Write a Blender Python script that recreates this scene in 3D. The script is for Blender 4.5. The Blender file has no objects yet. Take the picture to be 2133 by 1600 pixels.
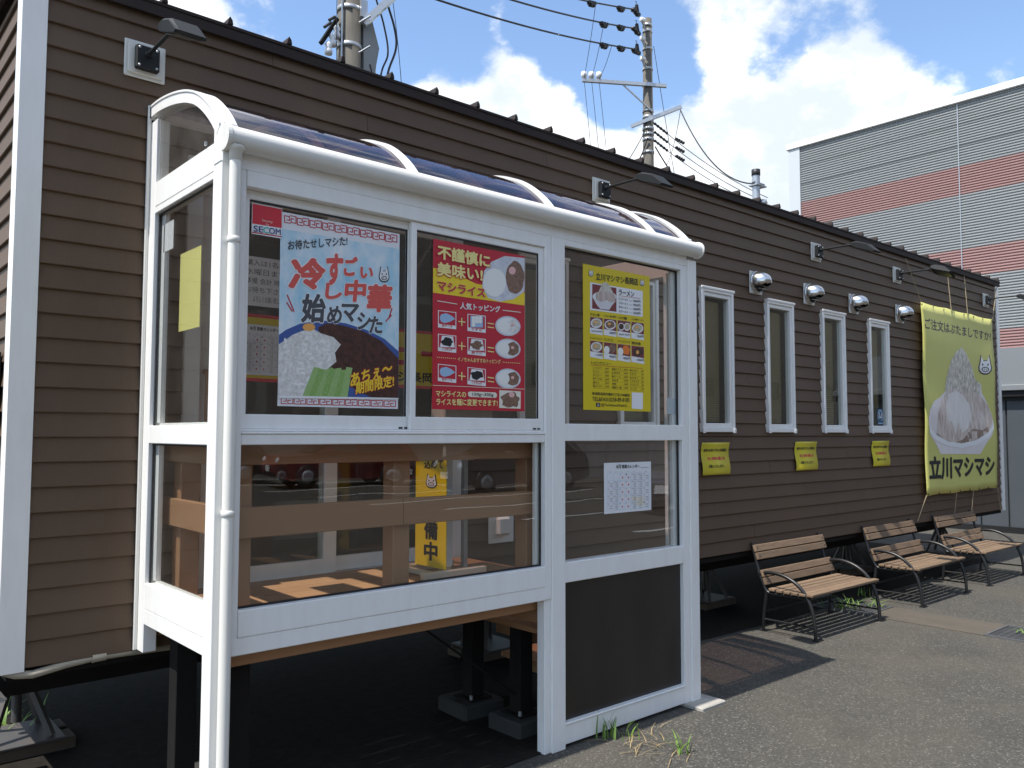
import bpy, bmesh, math, random
import numpy as np
from mathutils import Matrix, Vector, noise

random.seed(7)
S = bpy.context.scene
C = S.collection
RAD = math.radians

# ------------------------------------------------------------------ camera
def look_axes(yaw, pitch, roll):
    cy, sy, cp, sp = math.cos(yaw), math.sin(yaw), math.cos(pitch), math.sin(pitch)
    fwd = Vector((cy * cp, sy * cp, sp)); r = Vector((sy, -cy, 0)); u = r.cross(fwd)
    c, s = math.cos(roll), math.sin(roll)
    return r * c + u * s, u * c - r * s, fwd
cam_r, cam_u, cam_f = look_axes(RAD(48.829), RAD(3.406), RAD(0.109))
cd = bpy.data.cameras.new('camera'); cam = bpy.data.objects.new('camera', cd); C.objects.link(cam)
cam.matrix_world = Matrix(((cam_r.x, cam_u.x, -cam_f.x, 0.0), (cam_r.y, cam_u.y, -cam_f.y, -3.92),
                           (cam_r.z, cam_u.z, -cam_f.z, 1.6), (0, 0, 0, 1)))
cd.sensor_width = 36; cd.lens = 29.076; cd.clip_start = 0.05; cd.clip_end = 3000
S.camera = cam

# ------------------------------------------------------------------ sky, sun, exposure
SUN = Vector((-1.48, 0.008, 2.72)).normalized()
SKY_STRENGTH = 0.112
wd = bpy.data.worlds.new('World'); S.world = wd; wd.use_nodes = True
nt = wd.node_tree; nt.nodes.clear(); N = nt.nodes.new; L = nt.links.new
def sock(n, v, i):
    if hasattr(v, 'is_linked') or isinstance(v, bpy.types.NodeSocket): n.id_data.links.new(v, n.inputs[i])
    elif v is not None: n.inputs[i].default_value = v
def wmath(op, a, b=None, c=None, clamp=False):
    n = N('ShaderNodeMath'); n.operation = op; n.use_clamp = clamp
    sock(n, a, 0); sock(n, b, 1); sock(n, c, 2); return n.outputs[0]
def wrange(v, a, b, c=0.0, d=1.0, smooth=True):
    n = N('ShaderNodeMapRange'); n.interpolation_type = 'SMOOTHSTEP' if smooth else 'LINEAR'
    sock(n, v, 0); n.inputs[1].default_value = a; n.inputs[2].default_value = b
    n.inputs[3].default_value = c; n.inputs[4].default_value = d; return n.outputs[0]
sky = N('ShaderNodeTexSky'); sky.sky_type = 'NISHITA'; sky.sun_disc = False
sky.sun_elevation = math.asin(SUN.z); sky.sun_rotation = math.atan2(SUN.x, SUN.y)
sky.air_density = 1.0; sky.dust_density = 0.15; sky.ozone_density = 2.2
tc = N('ShaderNodeTexCoord'); D = tc.outputs['Generated']
def wnoise(scale, detail, rough, off):
    mp = N('ShaderNodeMapping'); mp.inputs['Location'].default_value = off; mp.inputs['Scale'].default_value = (1, 1, 1.5)
    L(D, mp.inputs['Vector']); n = N('ShaderNodeTexNoise'); n.inputs['Scale'].default_value = scale
    n.inputs['Detail'].default_value = detail; n.inputs['Roughness'].default_value = rough
    L(mp.outputs[0], n.inputs['Vector']); return n.outputs['Fac']
# cumulus heaps at their places in the sky (direction, angular radius in degrees, weight), drifting noise everywhere else
HEAPS = [((.5560, .7190, .4160), 4.6, .36), ((.6155, .6853, .3892), 4.4, .36), ((.7689, .5403, .3419), 5.5, .34), ((.8114, .4881, .3214), 6.0, .36), ((.7972, .4608, .3901), 6.0, .28), ((.8206, .4409, .3638), 6, .28), ((.8267, .3899, .4057), 5.0, .15),
         ((.7546, .498, .4272), 4.6, .06), ((.471, .7753, .4208), 3.4, .16), ((.7301, .6056, .3166), 5.0, .62), ((.867, .3352, .3686), 4.5, .06),
         ((.5055, .7431, .4385), 4.2, -.42), ((.6719, .6014, .4323), 5.2, -.45), ((.7080, .5856, .3948), 3.2, -.40), ((.6691, .6383, .3806), 3.0, -.30), ((.8773, .2735, .3945), 5.5, -.42), ((.4030, .8096, .4272), 4.6, -.36), ((.5560, .6830, .4720), 3.6, -.40), ((.455, .775, .438), 3.6, -.34), ((.6280, .6350, .4500), 2.6, -.34), ((.775, .452, .440), 3.2, -.30)]
heap = None
for d, rad, wt in HEAPS:
    vd = N('ShaderNodeVectorMath'); vd.operation = 'DOT_PRODUCT'; L(D, vd.inputs[0]); vd.inputs[1].default_value = Vector(d).normalized()
    g_ = wrange(vd.outputs['Value'], math.cos(RAD(rad * 1.6)), math.cos(RAD(rad * .1)), 0, wt)
    heap = g_ if heap is None else wmath('MAXIMUM' if wt > 0 else 'ADD', heap, g_)
big = wnoise(2.1, 3, .5, (.7, .2, 0)); fine = wnoise(3.7, 13, .60, (3.1, 1.7, .4)); soft = wnoise(9, 8, .58, (1.2, 4.4, 2.0))
base = wmath('ADD', wmath('MULTIPLY', wmath('SUBTRACT', fine, .5), 2.3), wmath('MULTIPLY', wmath('SUBTRACT', big, .5), .9))
dens = wmath('ADD', wmath('ADD', base, .22), heap)
cover = wrange(dens, .13, .36)
veil = wmath('MULTIPLY', wrange(wmath('ADD', wmath('MULTIPLY', heap, .7), wmath('ADD', big, wmath('MULTIPLY', wmath('SUBTRACT', soft, .5), .9))), .60, 1.0), .36)
cover = wmath('MAXIMUM', cover, veil)
# sunlit crowns against greyer hollows
shade = wrange(wmath('ADD', wmath('MULTIPLY', wmath('SUBTRACT', soft, .5), 1.6), wmath('MULTIPLY', wmath('SUBTRACT', fine, .5), 1.2)), -.06, .50)
mixc = N('ShaderNodeMix'); mixc.data_type = 'RGBA'; L(shade, mixc.inputs[0])
mixc.inputs[6].default_value = (3.4, 3.75, 4.15, 1); mixc.inputs[7].default_value = (7.3, 7.1, 6.9, 1)
mixs = N('ShaderNodeMix'); mixs.data_type = 'RGBA'; L(cover, mixs.inputs[0]); L(sky.outputs[0], mixs.inputs[6]); L(mixc.outputs[2], mixs.inputs[7])
bg = N('ShaderNodeBackground'); bg.inputs[1].default_value = SKY_STRENGTH; L(mixs.outputs[2], bg.inputs[0])
wo = N('ShaderNodeOutputWorld'); L(bg.outputs[0], wo.inputs[0])

sd = bpy.data.lights.new('sun', 'SUN'); sd.energy = 2.8; sd.angle = RAD(.53); sd.color = (1, .955, .89)
so = bpy.data.objects.new('sun', sd); C.objects.link(so); so.rotation_euler = SUN.to_track_quat('Z', 'Y').to_euler(); so.location = (-4, 0, 12)

S.view_settings.view_transform = 'Standard'; S.view_settings.look = 'None'; S.view_settings.gamma = 1
S.view_settings.use_curve_mapping = False; S.view_settings.exposure = 1.2
S.render.engine = 'CYCLES'
S.cycles.max_bounces = 10; S.cycles.diffuse_bounces = 4; S.cycles.glossy_bounces = 4
S.cycles.transparent_max_bounces = 24; S.cycles.transmission_bounces = 6; S.cycles.caustics_reflective = False
S.cycles.use_denoising = True

# ------------------------------------------------------------------ materials
MATS = {}
def mat(name, col, rough=.6, metal=0.0, spec=.5, var=0.0, vscale=8.0, stretch=(1, 1, 1), bump=0.0, bscale=60.0,
        col2=None, emis=None, coat=0.0, rnd=0.0):
    """Principled material; var blends towards col2 by noise, bump adds fine relief, rnd varies each object's tone."""
    if name in MATS: return MATS[name]
    m = bpy.data.materials.new(name); m.use_nodes = True; t = m.node_tree; b = t.nodes['Principled BSDF']
    b.inputs['Base Color'].default_value = (*col, 1); b.inputs['Roughness'].default_value = rough
    b.inputs['Metallic'].default_value = metal; b.inputs['Specular IOR Level'].default_value = spec
    b.inputs['Coat Weight'].default_value = coat
    out = None
    if var or bump:
        co = t.nodes.new('ShaderNodeTexCoord'); mp = t.nodes.new('ShaderNodeMapping'); mp.inputs['Scale'].default_value = stretch
        t.links.new(co.outputs['Object'], mp.inputs['Vector'])
    if var:
        n = t.nodes.new('ShaderNodeTexNoise'); n.inputs['Scale'].default_value = vscale; n.inputs['Detail'].default_value = 6
        n.inputs['Roughness'].default_value = .65; t.links.new(mp.outputs[0], n.inputs['Vector'])
        r = t.nodes.new('ShaderNodeMapRange'); r.inputs[1].default_value = .35; r.inputs[2].default_value = .7; r.inputs[4].default_value = var
        t.links.new(n.outputs['Fac'], r.inputs[0])
        x = t.nodes.new('ShaderNodeMix'); x.data_type = 'RGBA'; x.inputs[6].default_value = (*col, 1)
        x.inputs[7].default_value = (*(col2 or [c * .45 for c in col]), 1); t.links.new(r.outputs[0], x.inputs[0]); out = x.outputs[2]
        t.links.new(out, b.inputs['Base Color'])
    if rnd:
        oi = t.nodes.new('ShaderNodeObjectInfo'); h = t.nodes.new('ShaderNodeHueSaturation')
        r = t.nodes.new('ShaderNodeMapRange'); r.inputs[3].default_value = 1 - rnd; r.inputs[4].default_value = 1 + rnd
        t.links.new(oi.outputs['Random'], r.inputs[0]); t.links.new(r.outputs[0], h.inputs['Value'])
        if out is None: h.inputs['Color'].default_value = (*col, 1)
        else: t.links.new(out, h.inputs['Color'])
        t.links.new(h.outputs[0], b.inputs['Base Color'])
    if bump:
        n = t.nodes.new('ShaderNodeTexNoise'); n.inputs['Scale'].default_value = bscale; n.inputs['Detail'].default_value = 5
        t.links.new(mp.outputs[0], n.inputs['Vector'])
        bp = t.nodes.new('ShaderNodeBump'); bp.inputs['Strength'].default_value = bump; bp.inputs['Distance'].default_value = .004
        t.links.new(n.outputs['Fac'], bp.inputs['Height']); t.links.new(bp.outputs[0], b.inputs['Normal'])
    MATS[name] = m; return m

def glass_mat(name, tint=(.965, .975, .968), refl=.05, rough=.0, gcol=(1, 1, 1), dust=0.0):
    """Thin clear sheet: straight-through light tinted by the sheet, plus a Schlick mirror reflection."""
    m = bpy.data.materials.new(name); m.use_nodes = True; t = m.node_tree; t.nodes.clear()
    o = t.nodes.new('ShaderNodeOutputMaterial'); mx = t.nodes.new('ShaderNodeMixShader')
    tr = t.nodes.new('ShaderNodeBsdfTransparent'); tr.inputs[0].default_value = (*tint, 1)
    gl = t.nodes.new('ShaderNodeBsdfGlossy'); gl.inputs['Roughness'].default_value = rough; gl.inputs[0].default_value = (*gcol, 1)
    lw = t.nodes.new('ShaderNodeLayerWeight'); lw.inputs['Blend'].default_value = .5
    p = t.nodes.new('ShaderNodeMath'); p.operation = 'POWER'; p.inputs[1].default_value = 5; t.links.new(lw.outputs['Facing'], p.inputs[0])
    q = t.nodes.new('ShaderNodeMath'); q.operation = 'MULTIPLY_ADD'; q.inputs[1].default_value = 1 - refl; q.inputs[2].default_value = refl
    t.links.new(p.outputs[0], q.inputs[0]); t.links.new(q.outputs[0], mx.inputs[0])
    # faint ripple of the sheet, so that mirrored lines waver
    co = t.nodes.new('ShaderNodeTexCoord'); n = t.nodes.new('ShaderNodeTexNoise'); n.inputs['Scale'].default_value = 2.2
    n.inputs['Detail'].default_value = 1; t.links.new(co.outputs['Object'], n.inputs['Vector'])
    bp = t.nodes.new('ShaderNodeBump'); bp.inputs['Strength'].default_value = .12; bp.inputs['Distance'].default_value = .01
    t.links.new(n.outputs['Fac'], bp.inputs['Height']); t.links.new(bp.outputs[0], gl.inputs['Normal'])
    t.links.new(tr.outputs[0], mx.inputs[1]); t.links.new(gl.outputs[0], mx.inputs[2])
    if dust:                     # film of dust, thicker in patches
        df = t.nodes.new('ShaderNodeBsdfDiffuse'); df.inputs[0].default_value = (.5, .47, .42, 1); m2 = t.nodes.new('ShaderNodeMixShader')
        n2 = t.nodes.new('ShaderNodeTexNoise'); n2.inputs['Scale'].default_value = 9; n2.inputs['Detail'].default_value = 6; t.links.new(co.outputs['Object'], n2.inputs['Vector'])
        r2 = t.nodes.new('ShaderNodeMapRange'); r2.inputs[1].default_value = .3; r2.inputs[2].default_value = .8; r2.inputs[3].default_value = dust * .4; r2.inputs[4].default_value = dust * 1.6; t.links.new(n2.outputs['Fac'], r2.inputs[0])
        t.links.new(r2.outputs[0], m2.inputs[0]); t.links.new(mx.outputs[0], m2.inputs[1]); t.links.new(df.outputs[0], m2.inputs[2]); t.links.new(m2.outputs[0], o.inputs[0])
    else: t.links.new(mx.outputs[0], o.inputs[0])
    MATS[name] = m; return m

def asphalt_mat():
    m = bpy.data.materials.new('asphalt'); m.use_nodes = True; t = m.node_tree; b = t.nodes['Principled BSDF']
    nn = t.nodes.new; lk = t.links.new
    co = nn('ShaderNodeTexCoord')
    def noi(s, d, r=.6):
        n = nn('ShaderNodeTexNoise'); n.inputs['Scale'].default_value = s; n.inputs['Detail'].default_value = d; n.inputs['Roughness'].default_value = r
        lk(co.outputs['Object'], n.inputs['Vector']); return n.outputs['Fac']
    v = nn('ShaderNodeTexVoronoi'); v.inputs['Scale'].default_value = 118; lk(co.outputs['Object'], v.inputs['Vector'])
    sx = nn('ShaderNodeSeparateColor'); lk(v.outputs['Color'], sx.inputs[0])
    cr = nn('ShaderNodeValToRGB'); e = cr.color_ramp.elements
    e[0].position = 0; e[0].color = (.022, .021, .019, 1); e[1].position = 1; e[1].color = (.25, .235, .205, 1)
    for p, c in ((.35, (.046, .0435, .0385)), (.72, (.067, .063, .055)), (.9, (.105, .099, .086))):
        k = e.new(p); k.color = (*c, 1)
    lk(sx.outputs[0], cr.inputs[0])
    def mix(a, bb, f, mode='MIX'):
        x = nn('ShaderNodeMix'); x.data_type = 'RGBA'; x.blend_type = mode
        for s, i in ((f, 0), (a, 6), (bb, 7)):
            if isinstance(s, bpy.types.NodeSocket): lk(s, x.inputs[i])
            else: x.inputs[i].default_value = s
        return x.outputs[2]
    def rng(s, a, bb, c, d):
        r = nn('ShaderNodeMapRange'); lk(s, r.inputs[0])
        for i, q in enumerate((a, bb, c, d)): r.inputs[1 + i].default_value = q
        return r.outputs[0]
    col = mix(cr.outputs[0], (.096, .091, .080, 1), .38)
    col = mix(col, (.105, .094, .074, 1), rng(noi(.9, 5), .42, .72, 0, .55))
    col = mix(col, (.040, .037, .033, 1), rng(noi(1.7, 7, .7), .52, .76, 0, .5))
    lk(col, b.inputs['Base Color']); b.inputs['Roughness'].default_value = .9; b.inputs['Specular IOR Level'].default_value = .25
    bp = nn('ShaderNodeBump'); bp.inputs['Strength'].default_value = .6; bp.inputs['Distance'].default_value = .004
    ad = nn('ShaderNodeMath'); ad.operation = 'ADD'; lk(sx.outputs[0], ad.inputs[0]); lk(noi(160, 4), ad.inputs[1])
    lk(ad.outputs[0], bp.inputs['Height']); lk(bp.outputs[0], b.inputs['Normal'])
    MATS['asphalt'] = m; return m

asphalt = asphalt_mat()
white = mat('white_aluminium', (.865, .858, .835), .34, spec=.5, var=.22, vscale=7, stretch=(2.5, 2.5, .5), col2=(.60, .57, .50), bump=.05, bscale=18)
whiteg = mat('gutter_white', (.77, .76, .72), .3, var=.28, vscale=7, stretch=(.6, 2, 4), col2=(.55, .52, .46))
cream = mat('cream_pvc', (.76, .745, .69), .3, var=.12, vscale=4, col2=(.6, .57, .5))
gasket = mat('black_gasket', (.012, .012, .014), .5)
brown = mat('brown_siding', (.122, .081, .053), .6, spec=.22, var=.5, vscale=3.2, stretch=(1.6, 1, .45), col2=(.096, .066, .046), bump=.25, bscale=130, rnd=.05)
core = mat('wall_backing', (.03, .024, .02), .9)
fascia_m = mat('dark_roof_metal', (.032, .024, .022), .7, spec=.2, var=.2, col2=(.045, .036, .032))
wood = mat('deck_timber', (.36, .19, .095), .55, var=.25, vscale=3, stretch=(.5, 6, 6), col2=(.27, .135, .065), bump=.12, bscale=50, rnd=.06)
woodrail = mat('rail_timber', (.33, .175, .09), .5, var=.18, vscale=4, stretch=(.5, 3, 6), col2=(.26, .13, .065), bump=.1, bscale=60)
slat = mat('weathered_slat', (.215, .145, .09), .75, var=.7, vscale=5, stretch=(1.2, 22, 22), col2=(.095, .06, .036), bump=.35, bscale=70, rnd=.16)
blackm = mat('black_metal', (.013, .013, .014), .38, var=.1)
blackpanel = mat('dark_brown_panel', (.016, .0125, .0115), .3, spec=.5, var=.55, vscale=5, stretch=(1, 1, .35), col2=(.036, .030, .025), bump=.25, bscale=7)
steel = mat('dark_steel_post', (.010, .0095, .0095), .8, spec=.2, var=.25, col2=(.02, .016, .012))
galv = mat('galvanised', (.48, .5, .52), .42, metal=.75, var=.35, col2=(.3, .31, .32), vscale=14)
inox = mat('stainless', (.62, .62, .62), .24, metal=1.0, var=.12, vscale=30, stretch=(1, 8, 1))
conc = mat('concrete', (.42, .40, .36), .9, var=.5, vscale=9, col2=(.24, .22, .19), bump=.6, bscale=60)
shade_ground = mat('painted_shade_ground', (.016, .014, .012), .95, spec=.1, var=.6, vscale=14, col2=(.03, .027, .022), bump=1.0, bscale=35)  # near-black ground colour with the shade under building and porch painted in
concf = mat('shade_dark_concrete', (.036, .036, .033), .9, var=.6, vscale=9, col2=(.035, .036, .03), bump=.6, bscale=60)  # footing concrete darkened to carry the shade below the deck
concd = mat('brushed_concrete', (.098, .082, .063), .9, var=.7, vscale=6, col2=(.06, .052, .042), bump=.8, bscale=45, stretch=(1, .5, 1))
polec = mat('pole_concrete', (.135, .122, .10), .85, var=.7, vscale=5, stretch=(2, 2, .5), col2=(.06, .056, .05))
blacki = mat('black_rubber', (.012, .012, .013), .5)
porcel = mat('porcelain', (.75, .76, .77), .2)
pvcd = mat('dirty_pvc_pipe', (.38, .345, .27), .5, var=.5, vscale=11, col2=(.2, .18, .14))
room = mat('room_wall', (.36, .31, .25), .8)
blind = mat('blind_slat', (.46, .38, .24), .5)
leafm = mat('weed_leaf', (.10, .20, .03), .55, var=.6, vscale=20, col2=(.20, .26, .06))
straw = mat('dry_straw', (.36, .27, .13), .8, var=.4, vscale=30)
rope = mat('rope', (.36, .29, .18), .8)
paperw = mat('white_paper', (.78, .79, .81), .35)
tapew = mat('frosted_tape', (.62, .68, .74), .35, var=.4, vscale=40, col2=(.4, .46, .52))
paint = mat('road_paint', (.72, .72, .70), .7, var=.35, vscale=9, col2=(.35, .35, .34))
glass = glass_mat('clear_glass')
wglass = glass_mat('window_glass', (.90, .92, .90), .04)
dusty = glass_mat('dusty_glass', dust=.045); dusty2 = glass_mat('lightly_dusty_glass', dust=.012); grm = mat('grate_steel', (.16, .165, .17), .55, metal=.5, var=.4, col2=(.07, .06, .05))
smoke = glass_mat('smoke_polycarbonate', (.52, .43, .41), .05, .03, (.85, .88, 1.0), .006)

# ------------------------------------------------------------------ mesh helpers
class MB:
    def __init__(self): self.v, self.f, self.sm, self.runs = [], [], [], []
    def add(self, vs, fs, smooth=False):
        k = len(self.v); self.v += [tuple(p) for p in vs]
        f0 = len(self.f)
        for f in fs: self.f.append(tuple(i + k for i in f)); self.sm.append(smooth)
        self.runs.append(((k, len(self.v)), (f0, len(self.f))))
        return self
    def box(self, x0, x1, y0, y1, z0, z1, c=0.0):
        if x0 > x1: x0, x1 = x1, x0
        if y0 > y1: y0, y1 = y1, y0
        if z0 > z1: z0, z1 = z1, z0
        if c <= 0:
            return self.add([(x0, y0, z0), (x1, y0, z0), (x1, y1, z0), (x0, y1, z0), (x0, y0, z1), (x1, y0, z1), (x1, y1, z1), (x0, y1, z1)],
                            [(0, 3, 2, 1), (4, 5, 6, 7), (0, 1, 5, 4), (1, 2, 6, 5), (2, 3, 7, 6), (3, 0, 4, 7)])
        c = min(c, (x1 - x0) * .45, (y1 - y0) * .45, (z1 - z0) * .45)
        P = {}; vs = []
        for ix in (0, 1):
            for iy in (0, 1):
                for iz in (0, 1):
                    o = ((x0, x1)[ix], (y0, y1)[iy], (z0, z1)[iz]); s = (1 - 2 * ix, 1 - 2 * iy, 1 - 2 * iz)
                    for a in range(3):
                        p = [o[k] + (0 if k == a else s[k] * c) for k in range(3)]; P[ix, iy, iz, a] = len(vs); vs.append(p)
        fs = []
        for a in range(3):
            b, d = [(1, 2), (2, 0), (0, 1)][a]
            for s in (0, 1):
                q = []
                for t, w in ((0, 0), (1, 0), (1, 1), (0, 1)):
                    i = [0, 0, 0]; i[a] = s; i[b] = t; i[d] = w; q.append(P[i[0], i[1], i[2], a])
                fs.append(q if s else q[::-1])
            for t in (0, 1):           # edges along axis a: between face b and face d
                for w in (0, 1):
                    i0 = [0, 0, 0]; i1 = [0, 0, 0]; i0[b] = i1[b] = t; i0[d] = i1[d] = w; i1[a] = 1
                    q = [P[(*i0, b)], P[(*i1, b)], P[(*i1, d)], P[(*i0, d)]]
                    fs.append(q if (t + w) % 2 == 1 else q[::-1])
        for ix in (0, 1):
            for iy in (0, 1):
                for iz in (0, 1):
                    q = [P[ix, iy, iz, 0], P[ix, iy, iz, 1], P[ix, iy, iz, 2]]
                    fs.append(q if (ix + iy + iz) % 2 == 1 else q[::-1])
        return self.add(vs, fs)
    def tube(self, pts, r, n=10, caps=True, smooth=True):
        pts = [Vector(p) for p in pts]; rs = r if isinstance(r, (list, tuple)) else [r] * len(pts); vs, fs = [], []
        up = Vector((0, 0, 1)); t0 = (pts[1] - pts[0]).normalized(); a = t0.cross(up)
        if a.length < .05: a = t0.cross(Vector((1, 0, 0)))
        a.normalize()
        for i, p in enumerate(pts):
            t = (pts[min(i + 1, len(pts) - 1)] - pts[max(i - 1, 0)]).normalized()
            a = (a - t * a.dot(t)).normalized(); b = t.cross(a)
            for k in range(n):
                w = 2 * math.pi * k / n; vs.append(p + (a * math.cos(w) + b * math.sin(w)) * rs[i])
        for i in range(len(pts) - 1):
            for k in range(n):
                j = (k + 1) % n; fs.append((i * n + k, i * n + j, i * n + n + j, i * n + n + k))
        self.add(vs, fs, smooth)
        if caps:
            m = len(pts) - 1
            self.add(vs[:n], [tuple(range(n))[::-1]]); self.add(vs[m * n:], [tuple(range(n))])
        return self
    def ring(self, x0, x1, y0, y1, z0, z1, wl, wr=None, wb=None, wt=None):
        """one connected rectangular frame in the XZ plane"""
        wr = wl if wr is None else wr; wb = wl if wb is None else wb; wt = wl if wt is None else wt
        o = [(x0, z0), (x1, z0), (x1, z1), (x0, z1)]; i = [(x0 + wl, z0 + wb), (x1 - wr, z0 + wb), (x1 - wr, z1 - wt), (x0 + wl, z1 - wt)]
        c = min(.003, wl * .3); oc = [(x0 + c, z0 + c), (x1 - c, z0 + c), (x1 - c, z1 - c), (x0 + c, z1 - c)]; ic = [(a + sx * -c, b + sz * -c) for (a, b), (sx, sz) in zip(i, ((1, 1), (-1, 1), (-1, -1), (1, -1)))]
        L_ = [[(a, y0, b) for a, b in oc], [(a, y0 + c, b) for a, b in o], [(a, y1, b) for a, b in o], [(a, y1, b) for a, b in i], [(a, y0 + c, b) for a, b in i], [(a, y0, b) for a, b in ic]]
        vs = [p for r in L_ for p in r]; fs = []
        for r in range(6):
            for k in range(4): fs.append((r * 4 + k, r * 4 + (k + 1) % 4, (r + 1) % 6 * 4 + (k + 1) % 4, (r + 1) % 6 * 4 + k))
        return self.add(vs, fs)
    def bar(self, p, q, w, h, up=(0, 0, 1)):
        p, q = Vector(p), Vector(q); t = (q - p).normalized(); a = t.cross(Vector(up)).normalized(); b = a.cross(t)
        vs = [e + a * (sx * w / 2) + b * (sy * h / 2) for e in (p, q) for sx, sy in ((-1, -1), (1, -1), (1, 1), (-1, 1))]
        return self.add(vs, [(0, 1, 2, 3), (7, 6, 5, 4), (0, 4, 5, 1), (1, 5, 6, 2), (2, 6, 7, 3), (3, 7, 4, 0)])
    def lathe(self, prof, axis='Z', o=(0, 0, 0), n=20, smooth=True):
        vs, fs = [], []
        for r, h in prof:
            for k in range(n):
                w = 2 * math.pi * k / n; a, b = r * math.cos(w), r * math.sin(w)
                p = {'Z': (a, b, h), 'Y': (a, h, b), 'X': (h, a, b)}[axis]; vs.append((p[0] + o[0], p[1] + o[1], p[2] + o[2]))
        for i in range(len(prof) - 1):
            for k in range(n):
                j = (k + 1) % n; fs.append((i * n + k, i * n + j, i * n + n + j, i * n + n + k))
        return self.add(vs, fs, smooth)
    def prism(self, poly, a0, a1, plane='YZ'):
        """poly in the plane's two axes, extruded along the third axis from a0 to a1"""
        def P(u, v, w): return {'YZ': (w, u, v), 'XZ': (u, w, v), 'XY': (u, v, w)}[plane]
        n = len(poly); vs = [P(u, v, a0) for u, v in poly] + [P(u, v, a1) for u, v in poly]
        return self.add(vs, [tuple(range(n)), tuple(range(2 * n - 1, n - 1, -1))] + [(i, i + n, (i + 1) % n + n, (i + 1) % n) for i in range(n)])
    def ribbon(self, path, w0, w1, plane='YZ', thick=0.0):
        """band between two offset curves; path = outer points, w0 list of inner points, extruded in X"""
        n = len(path); vs = []
        for x in (w1[0], w1[1]):
            vs += [(x, y, z) for y, z in path] + [(x, y, z) for y, z in w0]
        m = 2 * n; fs = []
        for i in range(n - 1):
            fs += [(i, i + 1, n + i + 1, n + i), (m + i, m + n + i, m + n + i + 1, m + i + 1), (i, m + i, m + i + 1, i + 1), (n + i, n + i + 1, m + n + i + 1, m + n + i)]
        fs += [(0, n, m + n, m), (n - 1, m + n - 1, m + 2 * n - 1, 2 * n - 1)]
        return self.add(vs, fs)
    def each(self, name, m, parent=None, **k):
        """every piece that was added becomes an object of its own"""
        out = []
        for (v0, v1), (f0, f1) in self.runs:
            q = MB(); q.v = self.v[v0:v1]; q.f = [tuple(i - v0 for i in f) for f in self.f[f0:f1]]; q.sm = self.sm[f0:f1]; out.append(q.build(name, m, parent, **k))
        return out
    def build(self, name, m, parent=None, loc=None, rz=0.0, recalc=True):
        me = bpy.data.meshes.new(name); me.from_pydata(self.v, [], self.f); me.update()
        me.polygons.foreach_set('use_smooth', self.sm)
        if recalc:
            bm = bmesh.new(); bm.from_mesh(me); bmesh.ops.recalc_face_normals(bm, faces=bm.faces); bm.to_mesh(me); bm.free()
        me.materials.append(m); o = bpy.data.objects.new(name, me); C.objects.link(o)
        if parent: o.parent = parent
        if loc is not None: o.location = loc
        o.rotation_euler.z = rz
        return o
def tag(o, label=None, cat=None, group=None, kind=None):
    for k, v in (('label', label), ('category', cat), ('group', group), ('kind', kind)):
        if v: o[k] = v
    return o
def thing(name, label, cat, loc=(0, 0, 0), rz=0.0, group=None):
    o = bpy.data.objects.new(name, None); C.objects.link(o); o.location = loc; o.rotation_euler.z = rz; o.empty_display_size = .1
    return tag(o, label, cat, group)
def copy_tree(o, parent=None):
    c = o.copy(); C.objects.link(c); c.parent = parent
    for ch in [k for k in bpy.data.objects if k.parent == o]: copy_tree(ch, c)
    return c
def bx(name, m, parent, *a, c=0.003): return MB().box(*a, c=c).build(name, m, parent)

# ================================================================== SETTING
g = MB().add([(-400, -400, 0), (400, -400, 0), (400, 400, 0), (-400, 400, 0)], [(0, 1, 2, 3)]).build('asphalt_ground', asphalt, recalc=False)
tag(g, kind='structure')
g = MB().box(7.22, 7.74, -1.36, -.42, -.05, .006).build('drain_strip', concd); tag(g, kind='structure')
MB_ = MB().box(4.03, 4.26, -.985, -.80, -.05, .02, c=.006).build('porch_slab', conc); tag(MB_, kind='structure')
for i, (x0, y0, x1, y1) in enumerate([(10.2, -9.1, 16, -9.1), (10.4, -6.6, 16, -6.6), (10.4, -11.7, 17, -11.7), (10.2, -14.3, 17.5, -14.3), (10.2, -16.9, 18, -16.9), (10, -19.5, 18, -19.5), (9.8, -22, 18, -22), (9.6, -24.5, 18, -24.5)]):
    tag(MB().box(x0, x1, y0 - .06, y0 + .06, -.02, .004).build('parking_line', paint), kind='structure')

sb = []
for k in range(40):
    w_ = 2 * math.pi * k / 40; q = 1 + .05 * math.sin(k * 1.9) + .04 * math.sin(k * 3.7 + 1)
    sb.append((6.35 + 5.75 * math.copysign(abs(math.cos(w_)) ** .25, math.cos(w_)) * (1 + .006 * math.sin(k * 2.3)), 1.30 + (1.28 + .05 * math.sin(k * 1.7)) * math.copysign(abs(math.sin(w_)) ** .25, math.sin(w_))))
tag(MB().prism(sb, -.03, .004, 'XY').build('shade_bed', shade_ground), kind='structure')  # dark sheet laid as painted shade beneath the building
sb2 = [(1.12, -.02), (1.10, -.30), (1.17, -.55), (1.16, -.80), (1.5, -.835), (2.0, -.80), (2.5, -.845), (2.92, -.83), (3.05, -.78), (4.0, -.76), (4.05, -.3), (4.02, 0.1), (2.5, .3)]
tag(MB().prism(sb2, -.03, .0075, 'XY').build('shade_bed', shade_ground), kind='structure')  # dark sheet laid as painted shade beneath the porch
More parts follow.
